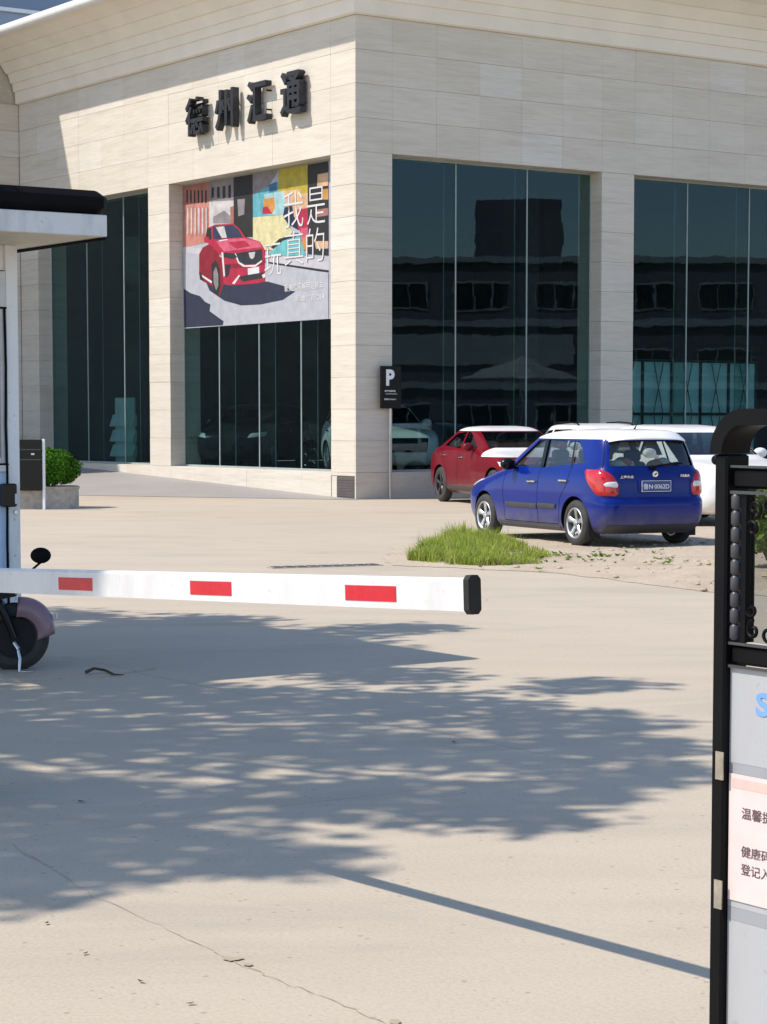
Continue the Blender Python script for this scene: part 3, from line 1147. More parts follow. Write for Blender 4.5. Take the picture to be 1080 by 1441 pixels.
def cut(base, cutters):
    """boolean difference, cutter materials are kept on the new faces"""
    bo = bpy.data.objects.new('tmp_base', base)
    COL.objects.link(bo)
    tmp = []
    for cm in cutters:
        co = bpy.data.objects.new('tmp_cut', cm)
        COL.objects.link(co)
        tmp.append(co)
        md = bo.modifiers.new('b', 'BOOLEAN')
        md.operation = 'DIFFERENCE'
        md.solver = 'EXACT'
        md.object = co
        md.material_mode = 'TRANSFER'
    bpy.context.view_layer.update()
    dg = bpy.context.evaluated_depsgraph_get()
    me = bpy.data.meshes.new_from_object(bo.evaluated_get(dg))
    for o in tmp + [bo]:
        bpy.data.objects.remove(o, do_unlink=True)
    return me

WHEELS = {}
def wheel_meshes(r, style):
    key = (round(r, 3), style)
    if key in WHEELS:
        return WHEELS[key]
    w = 0.095
    t_ = MB()
    rr = r * 0.66
    t_.lathe([(-w + 0.01, rr), (-w, rr + 0.02), (-w + 0.003, r - 0.045), (-w + 0.02, r - 0.012), (-w + 0.04, r), (w - 0.04, r), (w - 0.02, r - 0.012), (w - 0.003, r - 0.045), (w, rr + 0.02), (w - 0.01, rr)], 'y', seg=44, closed=True)
    tm = t_.mesh('tyre', 'tyre', smooth=40)
    # rim: barrel plus five twin spokes on the outer (+y) face
    b_ = MB()
    b_.lathe([(w - 0.008, rr + 0.004), (w - 0.002, rr - 0.004), (w - 0.012, rr - 0.018), (0.0, rr - 0.03), (-w + 0.02, rr - 0.02), (-w + 0.02, rr + 0.002)], 'y', seg=44, closed=True)
    nsp = 5
    for k in range(nsp):
        a = 2 * math.pi * k / nsp + 0.3
        ca, sa = math.cos(a), math.sin(a)
        def pt(rad, lat, h):
            return (ca * rad - sa * lat, h, sa * rad + ca * lat)
        prof = [(0.03, 0.030, w - 0.035), (rr * 0.45, 0.026, w - 0.022), (rr * 0.75, 0.034, w - 0.016), (rr - 0.006, 0.055, w - 0.014)]
        base = len(b_.v)
        for rad, hw, h in prof:
            for lat, hh in ((-hw, h - 0.012), (-hw * 0.55, h), (hw * 0.55, h), (hw, h - 0.012), (hw * 0.8, h - 0.035), (-hw * 0.8, h - 0.035)):
                b_.v.append(pt(rad, lat, hh))
        for i in range(3):
            for j in range(6):
                j2 = (j + 1) % 6
                b_.face((base + i * 6 + j, base + i * 6 + j2, base + i * 6 + 6 + j2, base + i * 6 + 6 + j))
        b_.face([base + j for j in range(6)])
        b_.face([base + 18 + j for j in range(6)][::-1])
    b_.lathe([(w - 0.06, 0.05), (w - 0.02, 0.048), (w - 0.012, 0.035), (w - 0.010, 0.0)], 'y', seg=20)
    rm = b_.mesh('rim', style, smooth=35)
    d_ = MB()
    d_.lathe([(0.0, 0.0), (0.0, rr - 0.035), (-0.02, rr - 0.03), (-0.02, 0.0)], 'y', seg=30)
    dm = d_.mesh('brake_disc', 'alloy_dark')
    WHEELS[key] = (tm, rm, dm)
    return WHEELS[key]

def make_car(name, P):
    S = CarShape(P['keys'])
    root = empty(name)
    zr = P['zroof']                # everything above takes the roof colour
    zs = sorted(set([round(q, 4) for q in lin(P['keys'][0][0], P['belt'], 22) + lin(P['belt'], zr, 14) + lin(zr, P['keys'][-1][0], 9)]))
    b_ = S.shell(zs)
    ml = []
    for q in (P['paint'], P['roof'], P.get('hood', P['paint']), 'black_matt', 'black_gloss'):
        if q not in ml:
            ml.append(q)
    i_roof, i_hood = ml.index(P['roof']), ml.index(P.get('hood', P['paint']))
    body = b_.mesh('body', ml)
    if 'hood' in P:
        bmh = bmesh.new()
        bmh.from_mesh(body)
        for co, no in (((P['hood_x'], 0, 0), (1, 0, 0)), ((0, 0, P['hood_z']), (0, 0, 1))):
            bmesh.ops.bisect_plane(bmh, geom=bmh.verts[:] + bmh.edges[:] + bmh.faces[:], plane_co=co, plane_no=no)
        bmh.to_mesh(body)
        bmh.free()
    for p in body.polygons:
        c_ = p.center
        if c_.z > zr - 0.002:
            p.material_index = i_roof
        elif 'hood' in P and c_.x > P['hood_x'] and c_.z > P['hood_z'] and abs(c_.y) < P['hood_w']:
            p.material_index = i_hood
    cutters = []
    # cabin
    cz = lin(P['floor'], P['keys'][-1][0] - 0.06, 16)
    cab = S.shell(cz, 0.05)
    cab.v = [(min(max(x, P['cab'][0]), P['cab'][1]), y, z) if z < P['belt'] else (x, y, z) for x, y, z in cab.v]
    cutters.append(cab.mesh('c', 'black_matt'))
    for poly in P['side']:
        c_ = MB()
        c_.prism(poly, 'y', -1.3, 1.3)
        cutters.append(c_.mesh('c', 'black_gloss'))
    wsx = P['wsx']
    c_ = MB()
    c_.prism(P['screen'], 'x', wsx, wsx + 2.5)
    cutters.append(c_.mesh('c', 'black_gloss'))
    c_ = MB()
    c_.prism(P['rear'], 'x', P['rwx'] - 2.0, P['rwx'])
    cutters.append(c_.mesh('c', 'black_gloss'))
    R_ = P['rw']
    for ax in P['axles']:
        for sd in (-1, 1):
            c_ = MB()
            c_.lathe([(sd * 0.50, R_ + 0.055), (sd * 1.2, R_ + 0.055)], 'y', (ax, 0, R_ - 0.005), 40)
            cutters.append(c_.mesh('c', 'black_matt'))
    me = cut(body, cutters)
    me.polygons.foreach_set('use_smooth', [True] * len(me.polygons))
    me.set_sharp_from_angle(angle=R(32))
    bo = obj('body', me, root)
    # glass just under the skin, one part for each window
    gz = lin(P['belt'] - 0.02, P['keys'][-1][0] - 0.03, 20)
    sh = S.shell(gz, 0.014, cap=False)
    groups = {}
    for f in sh.f:
        c_ = [sum(sh.v[i][k] for i in f) / 4 for k in range(3)]
        hit = None
        for i, poly in enumerate(P['side']):
            if inpoly(c_[0], c_[2], grow(poly, 0.04)) and abs(c_[1]) > 0.3:
                hit = ('side_window', i, c_[1] > 0)
        if hit is None and c_[0] > wsx and inpoly(c_[1], c_[2], grow(P['screen'], 0.04)):
            hit = ('windscreen', 0, 0)
        if hit is None and c_[0] < P['rwx'] and inpoly(c_[1], c_[2], grow(P['rear'], 0.04)):
            hit = ('rear_window', 0, 0)
        if hit:
            groups.setdefault(hit, []).append(f)
    for hit, fs in groups.items():
        used = sorted({i for f in fs for i in f})
        mp = {q: n for n, q in enumerate(used)}
        g_ = MB()
        g_.v = [sh.v[i] for i in used]
        g_.f = [tuple(mp[i] for i in f) for f in fs]
        g_.fm = [0] * len(fs)
        g_.build(hit[0], P.get('glass', 'car_glass'), root, smooth=60, fixn=False)
    # wheels
    tm, rm, dm = wheel_meshes(R_, P.get('rim', 'alloy'))
    for ax in P['axles']:
        for sd in (1, -1):
            t_ = obj('wheel', tm, root, (ax, sd * P['track'], R_), 0 if sd > 0 else math.pi)
            obj('rim', rm, t_)
            obj('brake_disc', dm, t_)
    # underbody
    u = MB()
    u.box(((P['axles'][0] + P['axles'][1]) / 2, 0, 0.25), (P['axles'][1] - P['axles'][0] + 0.9, 1.0, 0.14))
    u.build('underbody', 'black_matt', root)
    # cabin furniture
    for x in P['seats']:
        for y in (-0.34, 0.34):
            s_ = MB()
            s_.box((x + 0.25, y, 0.52), (0.5, 0.46, 0.16), 0.03)
            s_.box((x - 0.03, y, 0.80), (0.13, 0.44, 0.52), 0.03)
            st_ = s_.build('seat', 'seat_cloth', root)
            s_ = MB()
            s_.box((x - 0.08, y, 1.14), (0.09, 0.25, 0.15), 0.03)
            s_.build('headrest', 'seat_cloth', st_)
    s_ = MB()
    s_.box((P['dash'], 0, P['belt'] - 0.06), (0.35, 1.2, 0.12), 0.03)
    s_.build('dashboard', 'plastic_grey', root)
    s_ = MB()
    s_.lathe([(-0.012, 0.17), (0.0, 0.185), (0.012, 0.17), (0.0, 0.155)], 'x', (P['dash'] - 0.28, 0.34, P['belt'] - 0.03), 20, closed=True)
    s_.build('steering_wheel', 'black_matt', root)
    # mirrors
    for sd in (1, -1):
        mx, mz = P['mirror']
        my = S.side_y(mx, P['belt']) + 0.09
        s_ = MB()
        s_.ell((mx, sd * (my + 0.03), mz), (0.075, 0.115, 0.082))
        s_.box((mx + 0.02, sd * (my - 0.08), mz - 0.05), (0.06, 0.14, 0.035))
        s_.build('mirror', P.get('mirror_mat', 'black_gloss'), root, smooth=40)
    # shut lines, handles
    def side_strip(pts, hw, sd, off=0.0015):
        b2 = MB()
        for i, (x, z) in enumerate(pts):
            a = Vector(pts[max(i - 1, 0)])
            c2 = Vector(pts[min(i + 1, len(pts) - 1)])
            d = (c2 - a).normalized()
            nrm = Vector((-d.y, d.x)) * hw
            for q in (nrm, -nrm):
                X, Z = x + q.x, z + q.y
                b2.v.append((X, sd * (S.side_y(X, Z) + off), Z))
        for i in range(len(pts) - 1):
            b2.face((2 * i, 2 * i + 1, 2 * i + 3, 2 * i + 2))
        return b2
    for line in P.get('gaps', []):
        pts = []
        for i in range(len(line) - 1):
            for j in range(8):
                t = j / 8
                pts.append((line[i][0] + (line[i + 1][0] - line[i][0]) * t, line[i][1] + (line[i + 1][1] - line[i][1]) * t))
        pts.append(line[-1])
        for sd in (1, -1):
            side_strip(pts, 0.0035, sd).build('door_gap', 'black_matt', root, fixn=False)
    for (x, z) in P.get('handles', []):
        for sd in (1, -1):
            y = S.side_y(x, z)
            s_ = MB()
            s_.box((x, sd * (y + 0.022), z), (0.20, 0.022, 0.03), 0.008)
            s_.box((x - 0.08, sd * (y + 0.008), z), (0.03, 0.03, 0.026))
            s_.box((x + 0.08, sd * (y + 0.008), z), (0.03, 0.03, 0.026))
            s_.build('door_handle', P.get('handle_mat', 'chrome'), root)
    for (x0, x1, z, h, mt) in P.get('mould', []):
        for sd in (1, -1):
            q = quad_patch(((x0, z - h), (x1, z - h), (x1, z + h), (x0, z + h)), 14, 2, lambda x, zz: (x, sd * (S.side_y(x, zz) + 0.014 - 6.0 * (zz - z) ** 2), zz))
            q.build('side_moulding', mt, root, smooth=50, fixn=False)
    # lamps
    for (poly, mt, nm) in P.get('front_patches', []):
        for sd in (1, -1):
            q = quad_patch(poly, 10, 6, lambda y, z: (S.end_x(sd * y, z, True) + 0.006, sd * y, z))
            q.build(nm, mt, root, smooth=50)
    for (poly, mt, nm) in P.get('front_center', []):
        q = quad_patch(poly, 16, 4, lambda y, z: (S.end_x(y, z, True) + 0.006, y, z))
        q.build(nm, mt, root, smooth=50)
    for (poly, mt, nm) in P.get('rear_patches', []):
        for sd in (1, -1):
            q = quad_patch(poly, 10, 6, lambda y, z: (S.end_x(sd * y, z) - 0.006, sd * y, z))
            q.build(nm, mt, root, smooth=50)
    return root, S

# ------------------------------------------------------------------ blue hatchback
HATCH = dict(
    keys=[(0.17, -0.50, 3.02, 0.72, 8, 5), (0.22, -0.60, 3.15, 0.775, 8, 5), (0.30, -0.67, 3.24, 0.80, 8.5, 5), (0.42, -0.70, 3.28, 0.815, 9, 5),
          (0.55, -0.70, 3.28, 0.822, 9, 5), (0.595, -0.685, 3.26, 0.822, 9, 5), (0.625, -0.645, 3.24, 0.822, 9, 5), (0.70, -0.635, 3.17, 0.82, 9, 5), (0.76, -0.63, 3.04, 0.815, 9, 5),
          (0.83, -0.625, 2.76, 0.808, 9, 5), (0.90, -0.615, 2.44, 0.795, 9, 5.5), (0.955, -0.60, 2.20, 0.775, 9, 6), (1.0, -0.585, 2.11, 0.752, 8, 6),
          (1.10, -0.555, 1.94, 0.722, 8, 6), (1.25, -0.50, 1.67, 0.68, 8, 6), (1.38, -0.44, 1.42, 0.64, 7, 6), (1.42, -0.42, 1.30, 0.615, 6, 5.5),
          (1.455, -0.38, 1.10, 0.565, 5, 5), (1.48, -0.27, 0.82, 0.48, 4, 4), (1.495, -0.02, 0.45, 0.28, 3, 3)],
    belt=0.955, zroof=1.365, floor=0.34, cab=(-0.50, 2.0), paint='paint_blue', roof='paint_white',
    side=[[(1.74, 0.995), (1.20, 1.335), (1.01, 1.352), (0.985, 0.985)], [(0.905, 0.985), (0.925, 1.352), (0.11, 1.332), (-0.12, 1.07)]],
    screen=[(-0.64, 1.0), (0.64, 1.0), (0.55, 1.352), (-0.55, 1.352)], wsx=1.2,
    rear=[(-0.62, 1.03), (0.62, 1.03), (0.56, 1.335), (-0.56, 1.335)], rwx=-0.2,
    rw=0.295, axles=(0.0, 2.45), track=0.722, seats=(0.55, 1.25), dash=1.85, mirror=(1.62, 1.02),
    gaps=[[(0.945, 0.98), (0.95, 0.60), (0.95, 0.25)], [(1.86, 0.93), (1.90, 0.70), (1.86, 0.45), (1.86, 0.25)], [(0.16, 0.98), (0.20, 0.80), (0.36, 0.60), (0.42, 0.27)],
          [(0.42, 0.265), (1.15, 0.262), (1.86, 0.262)]],
    handles=[(1.10, 0.80), (0.28, 0.83)], mould=[(0.47, 0.935, 0.49, 0.035, 'plastic_grey'), (0.965, 1.80, 0.48, 0.035, 'plastic_grey')],
    front_patches=[(((0.45, 0.66), (0.74, 0.70), (0.76, 0.80), (0.50, 0.76)), 'lamp_clear', 'headlight')],
    front_center=[(((-0.42, 0.58), (0.42, 0.58), (0.42, 0.72), (-0.42, 0.72)), 'black_gloss', 'grille')],
)
def place(root, loc, heading, label, cat, group=None):
    root.location = loc
    root.rotation_euler = (0, 0, math.atan2(heading[1], heading[0]))
    tag(root, label, cat, group)
blue, BS = make_car('hatchback_car', HATCH)
place(blue, (3.17, 27.93, 0.015), (-0.43, 0.903), 'small blue hatchback with white roof parked tail towards the grass clump', 'car', 'cars parked by the showroom')
def arc_pt(S, z, u, off):
    """u: length along the skin from the rear centre, positive to the left"""
    r_ = S.ring(z, 0.0, 720)
    sgn = -1 if u > 0 else 1
    i, acc = 0, 0.0
    u = abs(u)
    while True:
        p, q = r_[(sgn * i) % 720], r_[(sgn * (i + 1)) % 720]
        d = math.hypot(q[0] - p[0], q[1] - p[1])
        if acc + d >= u or i > 300:
            f = (u - acc) / d
            tx, ty = (q[0] - p[0]) / d, (q[1] - p[1]) / d
            nx, ny = (-ty * -sgn, tx * -sgn)
            # outward: away from the middle
            px, py = p[0] + (q[0] - p[0]) * f, p[1] + (q[1] - p[1]) * f
            if (px - 1.2) * nx + py * ny < 0:
                nx, ny = -nx, -ny
            return (px + nx * off, py + ny * off, z)
        acc += d
        i += 1
def arc_patch(S, rows, off, name, mat, parent, bulge=0.012, nu=14):
    """rows: (z, u_inner, u_outer)"""
    obs = []
    for sd in (1, -1):
        zs = []
        for i in range(len(rows) - 1):
            for j in range(4):
                t = j / 4
                zs.append(tuple(rows[i][k] + (rows[i + 1][k] - rows[i][k]) * t for k in range(3)))
        zs.append(rows[-1])
        b_ = MB()
        nv = len(zs) - 1
        def fn(u, v):
            z, a, c_ = zs[int(round(v * nv))]
            o = off + bulge * (1 - (2 * u - 1) ** 4) * (1 - (2 * v - 1) ** 4)
            return arc_pt(S, z, sd * (a + (c_ - a) * u), o)
        b_.grid(fn, nu, nv)
        obs.append(b_.build(name, mat, parent, smooth=60))
    return obs
tl = arc_patch(BS, [(0.655, 0.58, 0.80), (0.69, 0.545, 0.87), (0.80, 0.54, 0.985), (0.90, 0.60, 1.06), (0.955, 0.665, 1.065), (0.985, 0.74, 1.02)], 0.003, 'tail_lamp', 'lamp_red', blue, 0.022)
rl = arc_patch(BS, [(0.765, 0.56, 0.72), (0.80, 0.555, 0.75), (0.835, 0.575, 0.70)], 0.020, 'reversing_lamp', 'lamp_clear', None, 0.008, 8)
for a, b_ in zip(tl, rl):
    b_.parent = a
# tailgate shut lines
def rear_line(S, rows, name='tailgate_gap', hw=0.004):
    for sd in (1, -1):
        b2 = MB()
        for z, u in rows:
            b2.v.append(arc_pt(S, z, sd * (u - hw), 0.0015))
            b2.v.append(arc_pt(S, z, sd * (u + hw), 0.0015))
        for i in range(len(rows) - 1):
            b2.face((2 * i, 2 * i + 1, 2 * i + 3, 2 * i + 2))
        b2.build(name, 'black_matt', blue, fixn=False)
rear_line(BS, [(0.62 + 0.035 * i, 0.575 - 0.05 * (i == 0)) for i in range(2)])
rear_line(BS, [(0.99 + 0.045 * i, 0.725 - 0.022 * i * 0.6) for i in range(9)])
b2 = MB()
b2.grid(lambda u, v: arc_pt(BS, 0.6215 + 0.008 * v, -0.575 + 1.15 * u + 1e-4, 0.002), 30, 1)
b2.build('tailgate_gap', 'black_matt', blue, fixn=False)
# spoiler, plate, badge, wiper, aerial, lettering
b = MB()
SPR = [(-0.15, 1.478), (-0.30, 1.457), (-0.42, 1.437), (-0.51, 1.407), (-0.545, 1.375), (-0.538, 1.360), (-0.45, 1.368), (-0.15, 1.40)]
NS = 18
for i in range(NS + 1):
    e = 2 * i / NS - 1
    back = 0.11 * abs(e) ** 3.5
    drop = 0.045 * abs(e) ** 3.0
    for x, z in SPR:
        k_ = min(1.0, max(0.0, (-0.15 - x) / 0.38))
        b.v.append((x + back * k_, 0.575 * e, z - drop * (0.4 + 0.6 * (z > 1.37))))
m_ = len(SPR)
for i in range(NS):
    for j in range(m_):
        j2 = (j + 1) % m_
        b.face((i * m_ + j, i * m_ + j2, (i + 1) * m_ + j2, (i + 1) * m_ + j))
b.face(range(m_))
b.face([NS * m_ + j for j in range(m_)][::-1])
b.build('spoiler', 'paint_white', blue, smooth=40)
b = MB()
b.box((-0.62, 0, 0.775), (0.05, 0.52, 0.17), 0.01)
b.build('plate_recess', 'paint_blue', blue)
b = MB()
b.box((-0.652, 0, 0.775), (0.012, 0.44, 0.14), 0.004)
plate = b.build('number_plate', 'plate_blue', blue)
b = MB()
for (y, z, sy, sz) in ((0, 0.842, 0.435, 0.006), (0, 0.708, 0.435, 0.006), (0.2145, 0.775, 0.006, 0.128), (-0.2145, 0.775, 0.006, 0.128)):
    b.box((-0.659, y, z), (0.004, sy, sz))
b.build('plate_rim', 'sign_white', plate)
def car_text(txt, y_left, z, h, w, mat, parent, x, off=0.0):
    me = text_mesh(txt, 1.0, mat, extrude=0.002, offset=off)
    xs = [q.co.x for q in me.vertices]
    zs = [q.co.z for q in me.vertices]
    me.transform(Matrix.Translation((-min(xs), 0, -min(zs))))
    me.transform(Matrix.Diagonal((w / (max(xs) - min(xs)), 1, h / (max(zs) - min(zs)), 1)))
    me.transform(Matrix.Rotation(-math.pi / 2, 4, 'Z'))
    obj('lettering', me, parent, (x, y_left, z))
car_text('鲁N·0062D', 0.195, 0.735, 0.075, 0.385, 'sign_white', plate, -0.660, 0.008)
car_text('上海大众', 0.52, 0.875, 0.038, 0.20, 'chrome', blue, -0.629, 0.02)
car_text('FABIA', -0.38, 0.885, 0.034, 0.135, 'chrome', blue, -0.629, 0.02)
b = MB()
b.lathe([(-0.640, 0.0), (-0.640, 0.034), (-0.632, 0.043), (-0.60, 0.043)], 'x', (0, 0, 0.925), 24)
badge = b.build('badge', 'chrome', blue, smooth=40)
b = MB()
b.prism([(0.018, 0.91), (0.004, 0.915), (-0.02, 0.93), (-0.012, 0.945), (0.006, 0.935), (0.022, 0.925)], 'x', -0.643, -0.640)
b.build('emblem', 'black_gloss', badge)
b = MB()
b.tube([(-0.60, 0.02, 1.015), (-0.615, -0.05, 1.035), (-0.605, -0.30, 1.06), (-0.595, -0.42, 1.055)], 0.011, 6)
b.box((-0.60, 0.02, 1.01), (0.05, 0.09, 0.05), 0.01)
b.build('rear_wiper', 'black_matt', blue)
b = MB()
b.tube([(-0.12, 0.0, 1.485), (-0.16, 0.0, 1.53), (-0.25, 0.0, 1.64)], [0.014, 0.006, 0.003], 6)
b.build('aerial', 'black_matt', blue)
b = MB()
b.box((-0.20, 0, 0.97), (0.55, 1.15, 0.03))
b.build('parcel_shelf', 'plastic_grey', blue)
for y, mts in ((0.30, ('plush_white', 'plush_orange')), (-0.27, ('plush_orange', 'plush_white'))):
    b = MB()
    b.mi = 0
    b.ell((-0.30, y, 1.035), (0.12, 0.19, 0.075))
    b.mi = 1
    b.ell((-0.33, y - 0.03, 1.06), (0.10, 0.09, 0.07))
    o = b.build('soft_toy', list(mts), None, smooth=60)
    o.location = blue.location
    o.rotation_euler = blue.rotation_euler
    tag(o, ('white plush cushion with orange patch behind the left of the hatchback rear window' if y > 0 else 'orange and white plush toy behind the right of the hatchback rear window'), 'soft toy')
# black B pillar trim, cartoonless white sticker left out; mud flaps and bumper lip
for sd in (1, -1):
    q = quad_patch(((0.905, 0.985), (0.985, 0.985), (1.01, 1.352), (0.925, 1.352)), 3, 10, lambda x, z: (x, sd * (BS.side_y(x, z) + 0.003), z))
    q.build('pillar_trim', 'black_gloss', blue, fixn=False)
    q = quad_patch(((0.155, 0.99), (0.205, 0.99), (0.265, 1.345), (0.225, 1.345)), 3, 10, lambda x, z: (x, sd * (BS.side_y(x, z) + 0.002), z))
    q.build('pillar_trim', 'black_gloss', blue, fixn=False)
    b = MB()
    b.box((-0.335, sd * 0.72, 0.22), (0.012, 0.17, 0.20))
    b.build('mud_flap', 'rubber', blue)
b2 = MB()
b2.grid(lambda u, v: arc_pt(BS, 0.185 + 0.10 * v, -0.70 + 1.40 * u + 1e-4, 0.006), 30, 3)
b2.build('bumper_lip', 'plastic_grey', blue, smooth=60, fixn=False)
for sd in (1, -1):
    q = quad_patch(((0.40, 0.178), (2.05, 0.178), (2.05, 0.235), (0.40, 0.245)), 20, 3, lambda x, z: (x, sd * (BS.side_y(x, z) + 0.008), z))
    q.build('sill_cover', 'skirting_dust', blue, fixn=False)

# ------------------------------------------------------------------ red coupe crossover with white bonnet and roof
REDC = dict(
    keys=[(0.20, -0.72, 3.40, 0.80, 7, 4.5), (0.28, -0.86, 3.58, 0.89, 7, 4.5), (0.45, -0.93, 3.68, 0.92, 7, 4.5), (0.65, -0.93, 3.70, 0.925, 7, 4.5), (0.80, -0.90, 3.60, 0.92, 7, 4.5),
          (0.90, -0.86, 3.22, 0.905, 7, 5), (0.98, -0.78, 2.72, 0.885, 7, 5.5), (1.04, -0.66, 2.36, 0.855, 7, 6), (1.08, -0.54, 2.26, 0.825, 7, 6), (1.20, -0.22, 1.98, 0.775, 7, 6),
          (1.35, 0.15, 1.60, 0.71, 6, 6), (1.42, 0.33, 1.38, 0.665, 6, 5.5), (1.47, 0.55, 1.15, 0.58, 5, 5), (1.495, 0.75, 0.95, 0.35, 3, 3)],
    belt=1.04, zroof=1.40, floor=0.40, cab=(-0.4, 2.1), paint='paint_red', roof='paint_white', hood='paint_white', hood_x=2.2, hood_z=0.925, hood_w=2.0,
    side=[[(1.83, 1.075), (1.24, 1.365), (1.06, 1.385), (1.03, 1.065)], [(0.95, 1.065), (0.98, 1.385), (0.50, 1.345), (0.05, 1.11)]],
    screen=[(-0.70, 1.09), (0.70, 1.09), (0.60, 1.38), (-0.60, 1.38)], wsx=1.3,
    rear=[(-0.58, 1.10), (0.58, 1.10), (0.48, 1.34), (-0.48, 1.34)], rwx=0.6,
    rw=0.345, axles=(0.0, 2.80), track=0.82, seats=(0.65, 1.4), dash=2.0, mirror=(1.72, 1.10), mirror_mat='paint_red', rim='alloy_dark',
    gaps=[[(0.98, 1.06), (1.0, 0.7), (1.0, 0.33)], [(2.05, 1.0), (2.10, 0.7), (2.05, 0.33)], [(0.0, 1.08), (0.10, 0.9), (0.40, 0.65), (0.46, 0.33)]],
    handles=[(1.18, 0.90), (0.22, 0.93)], mould=[(0.45, 2.3, 0.30, 0.05, 'plastic_grey')],
    front_patches=[(((0.55, 0.72), (0.86, 0.76), (0.86, 0.84), (0.58, 0.80)), 'lamp_clear', 'headlight')],
    front_center=[(((-0.5, 0.45), (0.5, 0.45), (0.55, 0.75), (-0.55, 0.75)), 'black_gloss', 'grille')],
    rear_patches=[(((0.45, 0.82), (0.88, 0.80), (0.86, 0.88), (0.45, 0.88)), 'lamp_red', 'tail_lamp')],
)
redc, RS = make_car('coupe_car', REDC)
place(redc, (1.97, 43.0, 0), (0.32, -0.947), 'dark red car with white bonnet and white roof behind the blue hatchback', 'car', 'cars parked by the showroom')

# ------------------------------------------------------------------ white cars
WHITEC = dict(
    keys=[(0.20, -0.75, 3.30, 0.80, 8, 5), (0.28, -0.86, 3.45, 0.87, 8, 5), (0.45, -0.92, 3.55, 0.895, 8, 5), (0.65, -0.92, 3.57, 0.90, 8, 5), (0.80, -0.88, 3.50, 0.895, 8, 5),
          (0.90, -0.86, 3.28, 0.885, 8, 5), (0.98, -0.84, 2.78, 0.87, 8, 5.5), (1.03, -0.82, 2.38, 0.845, 8, 6), (1.08, -0.79, 2.27, 0.815, 8, 6), (1.20, -0.70, 2.02, 0.775, 8, 6),
          (1.38, -0.55, 1.62, 0.715, 7, 6), (1.46, -0.46, 1.38, 0.675, 6, 5.5), (1.51, -0.32, 1.14, 0.60, 5, 5), (1.54, 0.0, 0.85, 0.40, 3, 3)],
    belt=1.03, zroof=1.44, floor=0.40, cab=(-0.6, 2.1), paint='paint_white', roof='paint_white',
    side=[[(1.85, 1.075), (1.27, 1.40), (1.04, 1.425), (1.01, 1.065)], [(0.93, 1.065), (0.96, 1.425), (0.10, 1.415), (0.0, 1.08)], [(-0.08, 1.10), (0.02, 1.41), (-0.22, 1.39), (-0.42, 1.14)]],
    screen=[(-0.70, 1.08), (0.70, 1.08), (0.60, 1.42), (-0.60, 1.42)], wsx=1.3,
    rear=[(-0.62, 1.10), (0.62, 1.10), (0.55, 1.39), (-0.55, 1.39)], rwx=-0.25,
    rw=0.335, axles=(0.0, 2.66), track=0.79, seats=(0.6, 1.35), dash=2.0, mirror=(1.72, 1.10), mirror_mat='paint_white',
    gaps=[[(0.97, 1.06), (0.99, 0.7), (0.99, 0.33)], [(2.0, 1.0), (2.05, 0.7), (2.0, 0.33)], [(-0.02, 1.08), (0.08, 0.9), (0.38, 0.65), (0.44, 0.33)]],
    handles=[(1.15, 0.90), (0.2, 0.92)], mould=[(0.45, 2.2, 0.32, 0.05, 'plastic_grey')],
    front_patches=[(((0.50, 0.74), (0.82, 0.78), (0.82, 0.88), (0.55, 0.84)), 'lamp_clear', 'headlight')],
    front_center=[(((-0.45, 0.48), (0.45, 0.48), (0.5, 0.78), (-0.5, 0.78)), 'black_gloss', 'grille')],
    rear_patches=[(((0.45, 0.86), (0.84, 0.84), (0.82, 0.98), (0.50, 0.98)), 'lamp_red', 'tail_lamp')],
)
wca, WS = make_car('white_car', WHITEC)
for sd in (1, -1):
    b = MB()
    b.tube([(-0.30, sd * 0.60, 1.50), (-0.22, sd * 0.60, 1.545), (0.4, sd * 0.60, 1.565), (0.95, sd * 0.59, 1.545), (1.05, sd * 0.585, 1.50)], 0.016, 6)
    b.build('roof_rail', 'black_matt', wca)
wcb = copy_tree(wca)
wcc = copy_tree(wca)
wcd = copy_tree(wca)
for ch in list(wcb.children):
    if ch.name.startswith('roof_rail'):
        bpy.data.objects.remove(ch, do_unlink=True)
place(wca, (4.13, 44.45, 0), (0.32, -0.947), 'white car with dark roof rails, only its roof showing above the blue hatchback', 'car', 'cars parked by the showroom')
place(wcb, (4.55, 35.7, 0), (0.30, -0.954), 'white car facing out between the blue hatchback and the black gate post', 'car', 'cars parked by the showroom')
def site_dir(dt, ds):
    v_ = U2 * dt + U1 * ds
    return (v_.x, v_.y)
place(wcc, W(2.9, 3.9, 0.452), site_dir(-0.35, -0.94), 'white car standing inside the showroom by the corner pillar', 'car', 'cars shown inside')
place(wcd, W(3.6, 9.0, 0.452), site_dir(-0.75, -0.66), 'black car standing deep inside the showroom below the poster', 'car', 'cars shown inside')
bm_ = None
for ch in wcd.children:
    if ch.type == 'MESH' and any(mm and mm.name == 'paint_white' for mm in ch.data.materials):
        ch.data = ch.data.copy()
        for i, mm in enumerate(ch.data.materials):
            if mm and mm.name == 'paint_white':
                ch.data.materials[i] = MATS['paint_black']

# ================================================================== guard booth
booth = empty('guard_booth', W(-18.13, -22.44), SITE)
tag(booth, 'white guard booth with black edged flat canopy at the left edge', 'booth')
BZ = 2.83
def bbox(name, mat, x0, x1, y0, y1, z0, z1, parent=booth, bev=0.0):
    b_ = MB()
    b_.box(((x0 + x1) / 2, (y0 + y1) / 2, (z0 + z1) / 2), (x1 - x0, y1 - y0, z1 - z0), bev)
    return b_.build(name, mat, parent)
